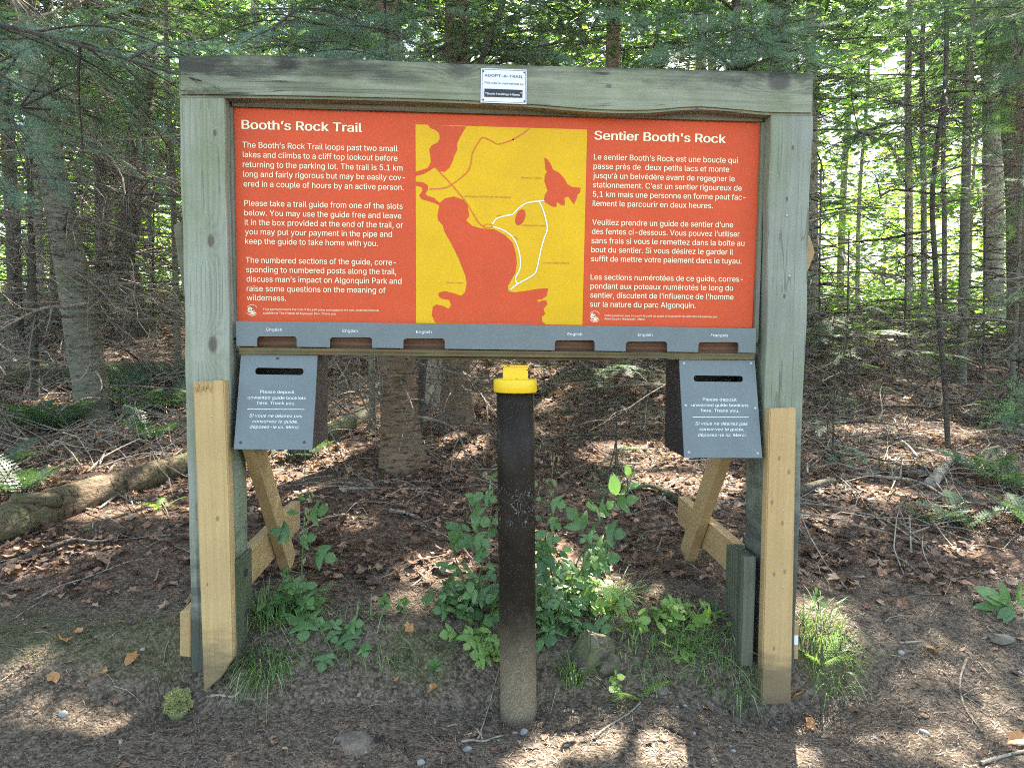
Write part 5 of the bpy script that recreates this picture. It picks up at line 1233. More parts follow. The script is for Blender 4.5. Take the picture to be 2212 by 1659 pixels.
# ---------------------------------------------------------------- grass, ferns and leafy plants
def tuft(label, px, py, n, hgt, rad, lean=(0, 0), fall=.8, spread=1.0, mat='grass'):
    p = ground(px, py); g = Geo()
    for _ in range(n):
        a = rng.uniform(0, 6.283); rr = rad*1.25*rng.uniform(0, 1)**.6; b = np.array([p[0]+rr*math.cos(a)*spread, p[1]+rr*math.sin(a)*.6]); L = hgt*rng.uniform(.3, 1.25)
        d = np.array([math.cos(a)*.5+rng.normal(0, .45)+lean[0], math.sin(a)*.5+rng.normal(0, .45)+lean[1]]); f = fall*rng.uniform(.5, 1.4)
        t = np.linspace(0, 1, 6); z0 = float(H(*b))-.005
        Q = np.stack([b[0]+d[0]*L*.55*t**1.5, b[1]+d[1]*L*.55*t**1.5, z0+L*(t*.9-f*.62*t**2.4)], 1)
        Q[:, 2] = np.maximum(Q[:, 2], H(Q[:, 0], Q[:, 1])+.002)
        w = .0015*rng.uniform(.7, 1.5)*(1-t**2*.9); s = norm(np.array([-d[1], d[0], .3]))
        V = np.concatenate([Q-s*w[:, None], Q+s*w[:, None]]); i = np.arange(5)
        g.add(V, np.concatenate([np.stack([i, i+1, i+6], 1), np.stack([i+1, i+7, i+6], 1)]))
    o = thing('grass_tuft', label, 'grass', p, 'grass tufts on the bank')
    g.build('blades', M[mat], o)
tuft('drooping green grass tuft against the old board of the left post', 575, 1335, 230, .20, .085, (.2, -.2), 1.0)
tuft('shaggy grass tuft hanging down the bank right of the left facing board', 570, 1440, 220, .17, .065, (-.25, -.5), 1.5)
tuft('thin grass tuft above the washed out bank left of center', 640, 1310, 90, .14, .10, (0, -.1), 1.0)
tuft('dry sparse grass among the small leaves left of center', 760, 1385, 110, .12, .13, (0, -.3), 1.2)
tuft('arching grass tuft behind the mossy rock', 1330, 1310, 120, .22, .045, (.35, -.1), 1.0)
tuft('bright lone grass tuft right of the foot of the pipe', 1238, 1468, 90, .16, .035, (0, -.15), .9)
tuft('soft green grass between the mossy rock and the right post', 1420, 1425, 150, .16, .12, (.1, -.2), 1.1)
tuft('grass tuft in front of the right foot brace', 1500, 1385, 110, .17, .10, (.1, -.2), 1.1)
tuft('tall thin grass left of the old board of the right post', 1560, 1440, 130, .17, .09, (-.1, -.25), 1.2)
tuft('pale dry grass at the foot of the right post', 1600, 1500, 60, .11, .045, (-.2, -.3), 1.5)
tuft('lush grass tuft right of the right post', 1770, 1370, 120, .21, .075, (.25, -.15), 1.0)
tuft('lower half of the grass spilling down right of the right facing board', 1800, 1450, 90, .15, .08, (.35, -.4), 1.4)
tuft('few grass blades in the litter left of the left post', 195, 1145, 14, .09, .02, (0, 0), .9)
# ferns
def frond_mesh(seed, toothed=True):
    r = np.random.default_rng(seed); V = []; F = []; nv = 0; n = 17
    for i in range(n):
        t = i/(n-1)*.97+.02; ln = .30*math.sin(math.pi*min(1, t*.78+.20))**.9*(1-t*.25); p = np.array([t, 0, .32*t-.42*t*t])
        for s in (-1, 1):
            d = np.array([.42, s*.9, -.14+r.normal(0, .05)]); d /= np.linalg.norm(d); q = np.array([d[1]*-s, d[0]*s, 0])*s
            k = 4; W_ = .040
            for j in range(k):
                u0, u1 = j/k, (j+1)/k; w0 = W_*(1-u0*.85); c = p+d*ln*u0; e = p+d*ln*u1
                for ss in (-1, 1):
                    q2 = np.array([-d[1], d[0], 0])*ss
                    tri = np.array([c, e+(e-c)*.25, c+(e-c)*.7+q2*w0]); V.append(tri); F.append([nv, nv+1, nv+2]); nv += 3
    V = np.concatenate(V); F = np.array(F)
    me = npmesh('frond', V, F); me.materials.append(M['fern']); return me
FROND = [frond_mesh(i) for i in range(4)]
M['fresh'] = leafy('fresh_bright_green', [(0, (.15, .26, .05)), (.6, (.20, .32, .07)), (1, (.27, .38, .10))], .45, 1.5)
FRESH = []
for i in range(3): me_ = FROND[i].copy(); me_.name = 'frond'; me_.materials[0] = M['fresh']; FRESH.append(me_)
def fern(label, px, py, n, L, az=None, spread=6.283, pitch=.55, grp='ferns in the litter', set_=None):
    set_ = set_ or FROND
    p = ground(px, py); t = thing('fern', label, 'fern', p, grp)
    for i in range(n):
        a = (az if az is not None else 0)+(i+.5)/n*spread-spread/2+rng.uniform(-.25, .25)
        o = bpy.data.objects.new('frond', set_[i % len(set_)]); COL.objects.link(o); o.parent = t
        o.location = (0.01*math.cos(a), .01*math.sin(a), .0); s = L*rng.uniform(.75, 1.15)
        o.rotation_euler = (rng.normal(0, .12), -pitch*rng.uniform(.6, 1.3), a); o.scale = (s, s, s)
for a in [('bushy fern at the left edge above the fallen log', 40, 1065, 6, .32), ('second fern at the left edge beside the bushy one', 5, 1010, 6, .32), ('fern in the shade below the thick fir at left', 60, 925, 7, .36), ('fern close to the foot of the thick fir', 125, 925, 6, .42), ('fern in front of the mossy log beside the left post', 300, 895, 7, .40), ('fern touching the left post under the mossy log', 372, 880, 6, .40), ('fern just right of the thick fir', 275, 850, 6, .40), ('low fern right of the foot of the thick fir', 320, 948, 5, .34), ('tiny sunlit fern on the litter left of the left post', 350, 1098, 3, .13), ('sunlit fern low behind the left box', 655, 990, 5, .24),
          ('large fern at the right edge of the litter', 2130, 1030, 6, .34), ('fern lying low right of the trail', 2090, 1135, 5, .27), ('fern at the right edge above the large fern', 2195, 1060, 5, .30), ('small fern left of the low one right of the trail', 2005, 1128, 3, .18), ('fern high at the right edge among the sticks', 2190, 905, 6, .42), ('fern leaning on the right edge of the photo', 2220, 1130, 5, .28),
          ('little fern behind the pipe at left', 1030, 1350, 3, .12), ('fern in the grass right of the right post', 1772, 1432, 4, .12), ('light green fern standing on the bank right of the pipe', 1374, 1502, 3, .13), ('pale fern hanging over the mossy rock', 1342, 1360, 3, .13), ('fern lying in the grass right of the mossy rock', 1440, 1392, 3, .14), ('small fern against the right foot brace', 1560, 1330, 3, .12)]:
    fern(*a, set_=FRESH if a[0].startswith(('light green', 'pale fern', 'fern in the grass', 'tiny sunlit', 'fern lying in the grass', 'little fern')) else None)
# plants with lobed leaves
def lobed(simple=False):
    h = [(0, .02), (.04, .16), (.14, .36), (.28, .54), (.46, .68), (.40, .44), (.40, .24), (.50, .22), (.66, .30), (.82, .17), (1, .0)] if not simple else [(0, .01), (.08, .14), (.2, .24), (.4, .29), (.6, .25), (.8, .14), (1, 0)]
    n = len(h); V = []; 
    for x, y in h: V.append((x, 0, -.10*x*x))
    for s in (1, -1):
        for x, y in h: V.append((x, s*y*.5, -.10*x*x+.16*y*.5-.25*(y*.5)**2)); V.append((x, s*y, -.10*x*x+.13*y-.42*y*y+.03*math.sin(x*19+y*7)))
    F = []; 
    for si in range(2):
        o = n+si*2*n
        for i in range(n-1):
            a, b = i, i+1; m0, m1 = o+2*i, o+2*i+2; e0, e1 = m0+1, m1+1
            for q in ((a, b, m1), (a, m1, m0), (m0, m1, e1), (m0, e1, e0)): F.append(q if si == 0 else q[::-1])
    V = np.array(V, float); V[:, 0] -= 0; return V, np.array(F)
LOB, SIM = lobed(), lobed(True)
def front(p, d):                             # keeps a leaf in front of the bank it hangs over
    return min(d, depth_of(ground(*p))-.025)
def plant(label, base, stems, leaves, conv, buds=(), dd=0.0, name='leafy_plant', mat='plant', stem_mat='stemg', lw=1.0, extra=0):
    """stems: lists of enlargement points from the foot up; leaves: (x0, y0, x1, y1, simple)"""
    p = ground(*conv(*base)); dep = depth_of(p)+dd; t = thing(name, label, 'plant', p, 'broad leaved plants on the bank')
    g = Geo(); tips = []
    for st in stems:
        Q = [atd(*conv(*q), front(conv(*q), dep+rng.normal(0, .008)*min(i, 2))) for i, q in enumerate(st)]
        if np.linalg.norm(np.array(conv(*st[0]))-np.array(conv(*base))) < 40: Q[0] = p-np.array([0, 0, .01])
        S_ = spline(Q, 16); g.tube(S_, np.linspace(.0032, .0013, 16), 5, 0); tips.append(S_)
    A = np.concatenate(tips); gl = Geo()
    leaves = list(leaves)
    if len(leaves) > 12 and extra:             # younger leaves between the large ones
        for S_ in tips:
            for _ in range(extra):
                k = int(1+13*rng.uniform(0, 1)**1.4); c = S_[k]+np.array([rng.normal(0, .02), rng.normal(.01, .03), rng.normal(0, .012)]); a = rng.uniform(0, 6.283); L = rng.uniform(.03, .062)
                X = norm(np.array([math.cos(a), math.sin(a)*.8, rng.uniform(-.5, .25)])); up = np.array([0, -.5, .85])+rng.normal(0, .3, 3); N = norm(up-X*(up@X)); Y = np.cross(N, X); V, F = LOB if rng.uniform() < .55 else SIM
                c = c+X*.015; gl.add(c+V[:, 0:1]*L*X+V[:, 1:2]*L*Y+V[:, 2:3]*L*N, F); g.tube([S_[k], (S_[k]+c)/2, c], [.0012, .001, .0008], 4, 0)
    for lf in leaves:
        x0, y0, x1, y1 = lf[:4]; sim = len(lf) > 4 and lf[4]
        o = rng.normal(0, .025); da = front(conv(x0, y0), dep+o); a = atd(*conv(x0, y0), da); b = atd(*conv(x1, y1), min(da+rng.normal(-.01, .025), front(conv(x1, y1), 9))); L = np.linalg.norm(b-a); X = (b-a)/L
        up = np.array([0, -.75, .75])+rng.normal(0, .22, 3); N = norm(up-X*(up@X)); Y = np.cross(N, X); V, F = SIM if sim else LOB
        w = L*rng.uniform(.85, 1.1)*lw; gl.add(a+V[:, 0:1]*L*X+V[:, 1:2]*w*Y+V[:, 2:3]*L*N, F)
        k = np.argmin(np.linalg.norm(A-a, axis=1)); mid = (A[k]+a)/2+np.array([0, 0, .006]); g.tube([A[k], mid, a], [.0013, .0011, .0009], 4, 0)
    g.build('stem', M['stemg'], t, True); gl.build('leaves', M[mat], t, True)
    if buds:
        gb = Geo()
        for (x, y) in buds:
            for _ in range(5):
                c = atd(*conv(x+rng.normal(0, 10), y+rng.normal(0, 10)), dep); gb.tube([c, c+[rng.normal(0, .002), 0, -.006], c+[0, 0, -.013]], [.001, .0026, .0012], 5)
        gb.build('buds', M['bud'], t)
M['stemg'] = paint('green_stem', (.10, .12, .05), .6, .2, .2); M['bud'] = leafy('pale_buds', [(0, (.22, .28, .10)), (1, (.30, .34, .14))], .3)
k6 = lambda x, y: (497.6+.4*x, 995.3+.4*y)
k11 = lambda x, y: (912.3+.4*x, 953.8+.4*y)
k18 = lambda x, y: (1534.4+.5*x, 829.4+.5*y)
plant('tall leafy plant with three lobed leaves before the left foot brace', (390, 830), [[(392, 835), (388, 700), (386, 560), (396, 400), (400, 250), (425, 150)], [(400, 840), (440, 860), (480, 890), (530, 990), (600, 1110)]],
      [(430, 292, 528, 248), (362, 282, 305, 274, 1), (322, 395, 208, 372), (312, 405, 290, 455, 1), (375, 432, 468, 405), (462, 500, 582, 532), (470, 480, 535, 452, 1), (470, 505, 460, 555, 1), (335, 655, 425, 690), (325, 650, 245, 690), (325, 640, 268, 598), (402, 850, 308, 868), (415, 848, 512, 880), (398, 870, 392, 978), (282, 600, 325, 572, 1), (360, 190, 420, 205, 1)], k6, [(405, 280), (408, 310), (405, 400), (402, 530), (428, 175)])
plant('cluster of broad leaves lying over the washed out bank', (600, 900), [[(600, 900), (560, 880), (530, 870)], [(610, 905), (660, 890), (700, 880)], [(600, 910), (640, 960), (650, 1000)]],
      [(545, 905, 500, 858), (550, 900, 605, 850), (540, 920, 575, 985), (640, 880, 610, 905, 1), (640, 885, 722, 872), (630, 900, 718, 925), (625, 935, 655, 1018), (715, 1005, 735, 1062), (705, 1000, 760, 1005, 1), (520, 1045, 478, 1145), (520, 1040, 580, 1060, 1), (440, 770, 520, 740, 1), (470, 750, 440, 780, 1)], k6)
plant('leafy plant crowded against the left side of the pipe', (1290, 760), [[(1290, 765), (1265, 680), (1240, 600), (1200, 480), (1190, 440)], [(1310, 770), (1350, 600), (1390, 420), (1410, 250), (1420, 80)], [(1320, 780), (1340, 740), (1350, 700)]],
      [(1235, 350, 1180, 452), (1240, 350, 1155, 355, 1), (1250, 345, 1300, 380, 1), (1310, 410, 1222, 462), (1320, 405, 1415, 465), (1330, 420, 1340, 485, 1), (1300, 300, 1418, 345), (1340, 290, 1282, 300, 1), (1350, 245, 1290, 205), (1320, 195, 1262, 178, 1), (1320, 230, 1355, 250, 1), (1400, 95, 1445, 65, 1), (1370, 190, 1445, 215), (1160, 545, 1142, 608), (1150, 545, 1102, 565, 1), (1250, 560, 1302, 582, 1), (1225, 565, 1180, 580, 1), (1200, 690, 1155, 765), (1210, 685, 1275, 720), (1190, 720, 1240, 775), (1340, 745, 1398, 772), (1340, 740, 1300, 790), (1330, 650, 1378, 662, 1), (1385, 600, 1440, 640), (1310, 790, 1350, 860, 1), (1295, 915, 1298, 1020), (1300, 915, 1350, 920, 1), (1290, 915, 1255, 905, 1), (1240, 950, 1215, 968, 1), (1420, 965, 1450, 985, 1), (1410, 970, 1370, 1000, 1), (1420, 1000, 1395, 1035, 1), (1370, 690, 1440, 715), (1230, 810, 1280, 840, 1)], k6, [(1400, 190), (1410, 130)], extra=14)
plant('big sunlit leafy plant with lobed leaves right of the pipe', (755, 890), [[(755, 890), (800, 760), (850, 620), (960, 430), (1060, 300), (1100, 220)], [(735, 880), (700, 720), (665, 560), (680, 400), (712, 60)], [(765, 890), (830, 750), (930, 560), (1000, 480)], [(745, 885), (740, 760), (700, 620), (640, 480)]],
      [(872, 472, 782, 342), (955, 372, 892, 335), (960, 375, 1035, 322), (950, 385, 990, 405, 1), (1045, 290, 1030, 165, 1), (1050, 335, 1172, 298), (1120, 185, 1100, 120, 1), (1110, 250, 1180, 220, 1), (990, 482, 1105, 505), (985, 470, 1060, 455, 1), (900, 505, 850, 545), (895, 500, 960, 520), (935, 565, 1045, 535), (865, 612, 985, 680), (940, 640, 1078, 618), (900, 655, 968, 738), (830, 680, 795, 860), (860, 670, 890, 730, 1), (815, 650, 750, 690), (700, 325, 660, 312, 1), (700, 320, 778, 352), (690, 430, 762, 470), (680, 425, 720, 410, 1), (660, 540, 640, 660), (660, 545, 612, 560), (700, 620, 612, 700), (690, 720, 615, 760), (720, 690, 770, 740), (765, 570, 800, 590, 1), (740, 590, 790, 630, 1), (660, 830, 622, 912), (655, 825, 700, 850, 1), (690, 980, 688, 1112), (700, 975, 640, 1010), (705, 975, 740, 1040, 1), (640, 1060, 620, 1140, 1), (905, 980, 868, 1065), (935, 970, 1022, 1032), (845, 890, 885, 935), (790, 880, 760, 930), (860, 900, 815, 920, 1), (800, 760, 850, 790), (700, 215, 735, 235, 1), (640, 300, 612, 320, 1), (1145, 890, 1170, 880, 1), (1180, 940, 1210, 950, 1), (1130, 880, 1110, 905, 1), (640, 420, 612, 400, 1)], k11, [(715, 90), (700, 260), (1055, 350), (1100, 240), (1140, 170), (675, 200)], lw=1.0, extra=15)
plant('light green toothed seedling on the bank right of the pipe', (1055, 1390), [[(1055, 1395), (1055, 1320), (1050, 1250)]], [(1050, 1270, 1045, 1235, 1), (1052, 1275, 1100, 1262, 1), (1050, 1280, 1010, 1290, 1), (1055, 1310, 1085, 1325, 1), (1053, 1320, 1015, 1345, 1), (1056, 1330, 1082, 1395, 1), (1050, 1300, 1020, 1310, 1)], k11, mat='fresh')
plant('small round leaved seedlings among the grass near the right post', (1200, 960), [[(1200, 965), (1195, 930)], [(1240, 960), (1235, 910)]], [(1200, 930, 1160, 925, 1), (1200, 930, 1215, 905, 1), (1235, 912, 1275, 905, 1), (1235, 912, 1200, 900, 1), (1190, 945, 1205, 975, 1), (1250, 930, 1270, 925, 1)], k11)
plant('strap leaved lily plant at the right edge of the trail', (1290, 970), [[(1290, 975), (1280, 950)], [(1330, 960), (1345, 930)]], [(1285, 960, 1130, 955, 1), (1280, 950, 1145, 870, 1), (1290, 955, 1255, 850, 1), (1300, 965, 1240, 1010, 1), (1320, 950, 1400, 935, 1), (1330, 945, 1345, 850, 1), (1300, 960, 1275, 1025, 1), (1300, 950, 1205, 905, 1)], k18, lw=.6)
plant('sprig of bright leaves at the foot of the right post', (470, 960), [[(470, 965), (462, 930), (440, 850)]], [(465, 935, 440, 920, 1), (465, 930, 490, 915, 1), (455, 950, 430, 955, 1), (470, 950, 510, 955, 1), (450, 900, 470, 885, 1)], k18)
def thicket(label, px, py, n, rx, h, mat='plant'):   # low leaves crowding together on short stems
    p = ground(px, py); t = thing('leafy_plant', label, 'plant', p, 'broad leaved plants on the bank'); g = Geo(); gl = Geo()
    for _ in range(n):
        b = p+np.array([rng.normal(0, rx*.5), rng.normal(.02, rx*.3), 0]); b[2] = float(H(b[0], b[1])); hh = h*rng.uniform(.3, 1.1); top = b+np.array([rng.normal(0, .03), rng.normal(-.02, .03), hh])
        g.tube([b-[0, 0, .01], (b+top)/2+[rng.normal(0, .01), 0, 0], top], [.0018, .0015, .001], 4)
        for q in range(rng.integers(2, 5)):
            a = rng.uniform(0, 6.283); L = rng.uniform(.028, .062); X = norm(np.array([math.cos(a), math.sin(a)*.8, rng.uniform(-.4, .3)])); up = np.array([0, -.5, .85])+rng.normal(0, .3, 3); N = norm(up-X*(up@X)); Y = np.cross(N, X)
            V, F = LOB if rng.uniform() < .5 else SIM; c = b+(top-b)*rng.uniform(.5, 1)+X*.012; wv = L*rng.uniform(.8, 1.1)
            gl.add(c+V[:, 0:1]*L*X+V[:, 1:2]*wv*Y+V[:, 2:3]*L*N*rng.uniform(.4, 1.6), F)
    g.build('stem', M['stemg'], t, True); gl.build('leaves', M[mat], t, True)
thicket('dense low leaves between the pipe and the mossy rock', 1200, 1365, 34, .10, .16)
thicket('low leafy seedlings left of the foot of the pipe on the bank top', 1020, 1330, 30, .11, .11)
thicket('pale green seedlings above the mossy rock', 1290, 1330, 20, .09, .13, 'fresh')
thicket('small bright seedlings in the grass left of the right old board', 1470, 1375, 22, .11, .08, 'fresh')
thicket('low leaves mixed with the grass right of the left old board', 640, 1330, 22, .10, .10)
thicket('tiny clover like leaves beside the pipe at left', 1050, 1420, 18, .05, .05, 'fresh')
for lab, x, y in (('small seedling in the litter under the left foot brace', 585, 1180), ('tiny seedling on the moss left of the pipe', 940, 1460), ('seedling with round leaves at the left of the bank top', 830, 1325), ('seedling just left of the toothed grass clump behind the bank', 870, 1330)):
    plant(lab, (x, y), [[(x, y), (x+2, y-14), (x+1, y-28)]], [(x, y-26, x-16, y-34, 1), (x, y-26, x+17, y-32, 1), (x, y-16, x+15, y-14, 1), (x, y-18, x-14, y-16, 1), (x, y-28, x+3, y-44, 1)], idn)

# ---------------------------------------------------------------- logs, sticks, stones and single leaves
def log(label, pts, dep, r0, r1, mat, name='fallen_log', lift=.6, k=16, ends=True, rough=.05):
    P = []
    for i, (x, y) in enumerate(pts):           # pts follow the line where it meets the ground
        p = ground(x, y); v = p-CAM; v[2] = 0; rr = r0+(r1-r0)*i/(len(pts)-1); P.append(p+norm(v)*rr*.6+np.array([0, 0, rr*lift]))
    t = thing(name, label, 'log', P[0])
    V, F = trunk_mesh(np.array(P), [r0, (r0+r1)/2, r1], k, 0, rough, r0*50); n = len(V)//k
    F = np.concatenate([F, [[k*0, i+1, i] for i in range(1, k-1)], [[(n-1)*k, (n-1)*k+i, (n-1)*k+i+1] for i in range(1, k-1)]])
    link('trunk', npmesh('trunk', V, F, None, True), M[mat], t); return t
lg = log('barkless grey brown log lying left of the left post', [(-190, 1245), (-60, 1192), (105, 1128), (210, 1088), (350, 1041), (402, 1026), (540, 985)], None, .086, .068, 'log')
g = Geo(); q_ = ground(120, 1128); dq = depth_of(q_); a_ = atd(135, 1082, dq); b_ = atd(24, 1078, dq-.12); g.tube([a_, (a_+b_)/2+[0, 0, .008], b_], [.034, .026, .024], 12); g.build('branch_stub', M['log'], lg, True)
log('mossy green rotten log behind the thick fir', [(20, 836), (200, 830), (330, 824), (480, 815)], None, .12, .11, 'mosslog')
log('dark mossy log sloping behind the left box', [(640, 1000), (720, 945), (790, 905)], None, .07, .06, 'mosslog', lift=.5)
log('mossy rotten branch on the litter behind the right box', [(1345, 1066), (1410, 1060), (1475, 1094)], None, .022, .018, 'mosslog', lift=.8, k=10)
log('short mossy log beside the right facing board', [(1715, 1074), (1760, 1058), (1800, 1047)], None, .030, .022, 'mosslog', lift=.7, k=10)
log('pale broken log below the black hemlock sapling', [(2008, 1058), (2035, 1024), (2050, 999)], None, .034, .026, 'stick', lift=.7, k=10)
st_ = log('pale broken stump right of the rooted fir', [(944, 850), (948, 840), (950, 830)], None, .05, .05, 'stick', 'stump')
bpy.data.objects.remove(st_.children[0]); b = atd(944, 850, 5.8); b[2] = float(H(b[0], b[1])); V, F = trunk_mesh(np.array([b-[0, 0, .1], b+[0, 0, .25], b+[.02, 0, .62]]), [.10, .085, .05], 10, .5, .09, 2); link('trunk', npmesh('trunk', V, F, None, True), M['stick'], st_); st_['category'] = 'stump'
def stick(label, pts, r, mat='stick', lift=.0, tip=.5, name='stick', forks=()):
    P = [ground(*p)+np.array([0, 0, r*.8+lift*math.sin(3.14*i/(len(pts)-1))]) for i, p in enumerate(pts)]
    Q = spline(P, len(pts)*5); n = len(Q); rr = np.linspace(r, r*tip, n)*(1+.12*rng.normal(0, 1, n)); g = Geo(); g.tube(Q, rr, 7)
    for (i, dx, dy, dz) in forks: q = Q[min(i, n-1)]; g.tube([q, q+np.array([dx, dy, dz])*.5+[0, 0, .01], q+np.array([dx, dy, dz])], [r*.6, r*.45, r*.2], 5)
    o = g.build(name, M[mat], None, True); tag(o, label, 'stick')
q0 = lambda x, y: (.35*x, 1078+.35*y)
stick('long dark crooked branch on the ground at left, pale at its near end', [q0(*p) for p in ((-60, 480), (0, 458), (150, 392), (330, 330), (450, 292), (600, 300), (700, 268), (775, 215))], .015, 'twigd', .012)
stick('thin pale curved stick before the toothed seedling', [k11(*p) for p in ((930, 1598), (1010, 1538), (1110, 1475), (1182, 1408))], .0042)
stick('dark stick with a pale broken end right of the trail middle', [k11(*p) for p in ((1310, 1545), (1390, 1580), (1475, 1622))], .0055, 'twigd')
stick('forked grey stick left of the foot of the pipe', [k11(*p) for p in ((210, 1625), (270, 1617), (330, 1622), (400, 1600), (465, 1588))], .004, 'stick', forks=((12, -.03, .06, .01),))
stick('thin twig lying toward the foot of the pipe', [k11(*p) for p in ((225, 1590), (290, 1570), (335, 1552))], .003)
stick('thin straight twig leaning by the left of the pipe', [k11(*p) for p in ((300, 1610), (345, 1480), (385, 1340), (418, 1215))], .003, 'stick')
stick('pale straight stick across the litter behind the board', [k6(*p) for p in ((585, 157), (800, 153), (1000, 158), (1152, 152))], .007)
stick('short thick pale stick on the litter left of the pipe', [k6(*p) for p in ((860, 280), (930, 290), (1002, 310))], .012)
stick('orange brown split stick left of the pipe', [k6(*p) for p in ((1150, 618), (1230, 612), (1300, 603))], .008, 'bark_red')
stick('brown twig cluster on the trail left of the middle', [k6(*p) for p in ((780, 1525), (820, 1490), (835, 1520), (910, 1555))], .0045, 'twigd', forks=((8, .01, -.06, .005), (4, -.02, -.04, .004)))
stick('short brown twig right of the twig cluster', [k6(*p) for p in ((945, 1545), (960, 1580), (975, 1622))], .004, 'twigd')
stick('small pale twig right of the buried stone', [k6(*p) for p in ((1168, 1440), (1195, 1432), (1222, 1428))], .004)
stick('long bent twig right of the trail near the right edge', [k18(*p) for p in ((1105, 1195), (1078, 1290), (1100, 1400), (1180, 1510))], .004, 'stick', forks=((10, .10, .03, .01),))
stick('short grey twig on the dark soil right of the grass', [k18(*p) for p in ((815, 1122), (870, 1118), (912, 1115))], .0045)
stick('pale chunk of stick right of the right post', [k18(*p) for p in ((585, 848), (625, 842), (668, 838))], .008)
stick('dark rotten stick right of the right facing board', [k18(*p) for p in ((408, 605), (450, 630), (540, 672))], .012, 'twigd')
stick('long dark fallen branch crossing the litter at right', [k18(*p) for p in ((440, 158), (560, 162), (640, 152), (720, 132), (900, 132), (1060, 155), (1200, 178), (1360, 185))], .019, 'bark_dark', .05, forks=((6, -.1, .3, .12), (14, .2, .2, .25), (24, .1, -.3, .08)))
stick('curved grey branch below the long dark one', [k18(*p) for p in ((640, 395), (760, 430), (900, 450), (1030, 505))], .011, 'stick', .03, forks=((9, .2, .3, .1),))
stick('thin pale branch running down to the trail at right', [k18(*p) for p in ((770, 210), (860, 310), (950, 440), (1030, 500))], .007, 'stick', .06)
stick('dry grass straw on the litter right of the post', [k18(*p) for p in ((880, 905), (940, 912), (1000, 912))], .004, 'dryneedle')
stick('thin root crossing the hollow under the left facing board', [q0(*p) for p in ((1280, 1225), (1360, 1215), (1440, 1225), (1490, 1180))], .005)
stick('grey twig near the bottom right corner', [k18(*p) for p in ((1165, 1645), (1260, 1615), (1360, 1590))], .006)
stick('bare twig lying on the moss at left', [q0(*p) for p in ((115, 722), (180, 680), (258, 628))], .003)
# stones
def stone(label, px, py, s, mat='pebble', sink=.3, rz=0.0, seed=1, sub=4, rough=.12):
    p = ground(px, py); bm = bmesh.new(); bmesh.ops.create_icosphere(bm, subdivisions=sub, radius=.5); r = np.random.default_rng(seed); off = Vector(r.uniform(-9, 9, 3))
    from mathutils import noise as nz
    pl = [(Vector(norm(r.normal(0, 1, 3))), r.uniform(.28, .42)) for _ in range(11)]
    for v in bm.verts:                         # a broken stone: planes knocked off a rough lump
        q = v.co*(1+rough*1.2*nz.noise(v.co*2.2+off))
        for n_, dd in pl:
            e = q.dot(n_)-dd
            if e > 0: q = q-n_*e
        q = q*(1+rough*.35*nz.noise(v.co*7+off)+rough*.2*nz.noise(v.co*19+off)); v.co = Matrix.Rotation(rz, 3, 'Z') @ Vector((q.x*s[0], q.y*s[1], q.z*s[2]))*1.25
        v.co += Vector((p[0], p[1], p[2]+s[2]*(.5-sink)))
    tag(bm_obj('stone', bm, M[mat], None, sub < 3), label, 'stone')
stone('flat brown stone half buried in the trail', 760, 1608, (.10, .11, .045), 'rock', .72, .3, 3)
stone('cracked mossy rock at the top of the bank right of the pipe', 1275, 1405, (.15, .13, .15), 'rockm', .56, .5, 8, 4, .22)
stone('small square mossy stone jutting from the bank below the cracked rock', 1312, 1450, (.075, .07, .07), 'rockm', .3, .7, 5, 3, .2)
stone('pale rounded stone at the right edge of the trail', 2166, 1388, (.075, .05, .04), 'rock', .25, .1, 6, 3)
stone('dark grey stone in front of the foot of the pipe', 1131, 1586, (.024, .022, .02), 'pebble', .3, .2, 7, 2)
stone('pinkish stone left of the foot of the pipe', 1055, 1580, (.028, .022, .02), 'rock', .3, .2, 9, 2)
stone('pale stone at the bottom of the trail left of the pipe', 909, 1650, (.018, .022, .016), 'pebble', .3, 1.2, 11, 2)
stone('grey pebble pair left of the foot of the pipe', 1010, 1620, (.026, .018, .016), 'pebble', .3, .4, 12, 2)
stone('brown cone shaped lump on the bank right of the pipe', 1428, 1495, (.034, .030, .032), 'rock', .25, 0, 13, 3)
stone('small pale stone on the soil right of the grass', 1946, 1410, (.022, .018, .014), 'pebble', .3, .5, 14, 2)
stone('long pale pebble near the lower right of the trail', 1997, 1584, (.020, .026, .014), 'pebble', .3, .5, 15, 2)
stone('blue grey pebble on the trail at lower left', 138, 1544, (.024, .018, .016), 'pebble', .3, .2, 16, 2)
# lichen covered clump of moss at the foot of the left post
p = ground(385, 1535); g = Geo(); n = 5200
u = rng.normal(0, 1, (n, 3)); u /= np.linalg.norm(u, axis=1)[:, None]; u[:, 2] = np.abs(u[:, 2]); ax_ = np.array([.032, .034, .046]); B = p+u*ax_*(1+.16*np.sin(u[:, 0:1]*7+1)*np.cos(u[:, 1:2]*6)+.10*np.sin(u[:, 2:3]*11)); B[:, 2] += .012
D = u+rng.normal(0, .7, (n, 3)); D /= np.linalg.norm(D, axis=1)[:, None]
mo = thing('moss_clump', 'round pale green clump of moss on the trail beside the left post', 'moss', p)
V, F = tri_needles(B, D, rng.uniform(.006, .014, n), .003, rng.normal(0, 1, (n, 3))); g.add(V, F); g.build('moss_fuzz', M['moss'], mo)
bm = bmesh.new(); bmesh.ops.create_icosphere(bm, subdivisions=3, radius=1)
for v in bm.verts: v.co = Vector((p[0]+v.co.x*ax_[0]*.93, p[1]+v.co.y*ax_[1]*.93, p[2]+.008+v.co.z*ax_[2]*.90))
bm_obj('moss_cushion', bm, M['moss'], mo, True)
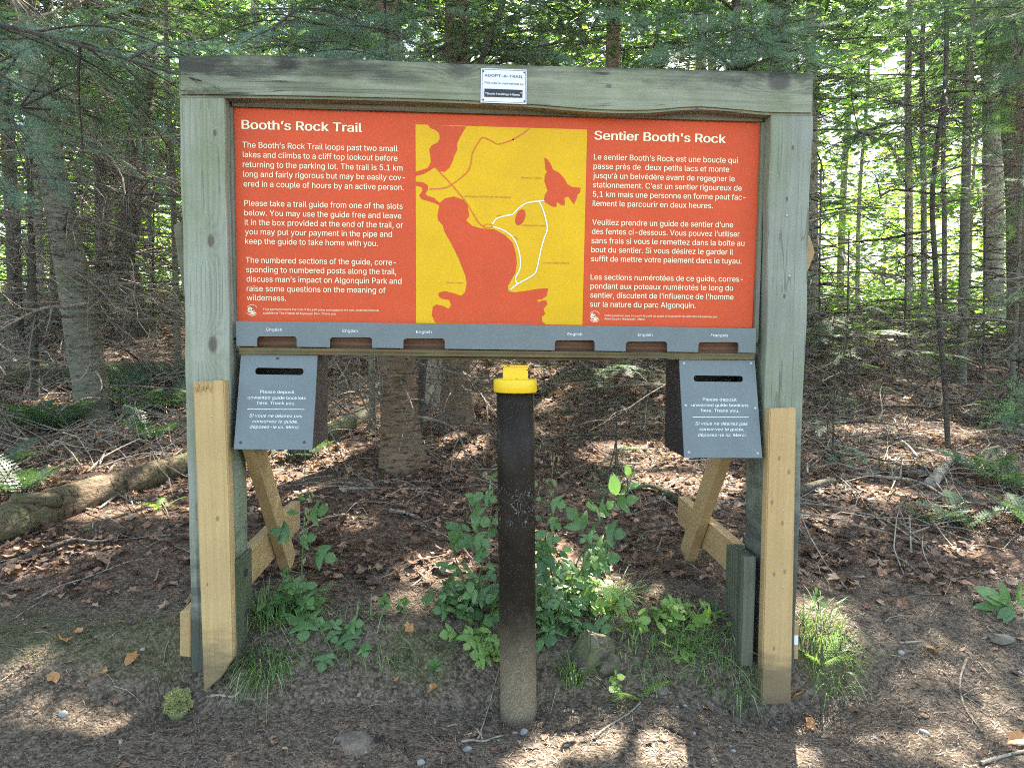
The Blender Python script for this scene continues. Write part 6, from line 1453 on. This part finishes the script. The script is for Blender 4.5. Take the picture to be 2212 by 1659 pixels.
# single fallen leaves that catch the eye
def one_leaf(label, px, py, s, tilt, mat='orangeleaf', k=0):
    p = ground(px, py); V, F = LEAF[k % 9]; Rm = many_rot(np.array([rng.uniform(0, 6.28)]), np.array([rng.uniform(0, 6.28)]), np.array([tilt]))[0]
    o = link('fallen_leaf', npmesh('fallen_leaf', V@Rm.T*s+p+[0, 0, .006+s*.1], F), M[mat]); tag(o, label, 'leaf', 'single dead leaves on the trail')
for i, a in enumerate([('orange leaf lying on the dark soil right of the grass', 2018, 1409, .05, .25), ('orange brown leaf below the moss at left', 285, 1428, .05, .5), ('small orange leaf at the edge of the left moss', 170, 1368, .034, .4), ('curled orange leaf left of the moss clump', 224, 1457, .036, .5), ('brown leaf on the left of the trail', 115, 1471, .045, .4), ('rust leaf at the top of the bank left of the pipe', 883, 1360, .045, .6), ('pale tan leaf on the bank below the moss left of the pipe', 935, 1491, .036, .3), ('tiny tan leaf left of the bank moss', 856, 1470, .026, .3), ('rust leaf on the soil in front of the right post', 1528, 1535, .045, .5), ('brown leaf at the bottom near the right facing board', 1752, 1574, .05, .4), ('large orange leaf at the bottom right corner', 2200, 1605, .06, .4), ('tan leaf at the foot of the right facing board', 1722, 1508, .05, .8), ('brown leaf near the left bottom edge of the trail', 137, 1388, .05, .5)]):
    one_leaf(*a, k=i)
# green moss fuzz on the hump at left and on the bank
g = Geo()
for (mx, my, sx, sy, n) in [(-1.75, .10, .42, .14, 2600), (-1.22, .05, .22, .09, 1000), (-.25, -.01, .11, .06, 1300)]:
    x = rng.normal(mx, sx*.6, n); y = rng.normal(my, sy*.7, n); k = wob(x, y, .17)+wob(y, x, .07)*.6 > .05; x, y = x[k], y[k]; B = np.stack([x, y, H(x, y)-.001], 1); n = len(x)
    D = rng.normal(0, .6, (n, 3)); D[:, 2] = 1; D /= np.linalg.norm(D, axis=1)[:, None]
    V, F = tri_needles(B, D, rng.uniform(.006, .016, n), .003, rng.normal(0, 1, (n, 3))); g.add(V, F)
M['mossg'] = leafy('ground_moss', [(0, (.03, .055, .012)), (.6, (.06, .095, .02)), (1, (.11, .14, .04))], .3)
tag(g.build('moss', M['mossg']), 'dark green moss on the hump and the bank', 'moss', None, 'stuff')
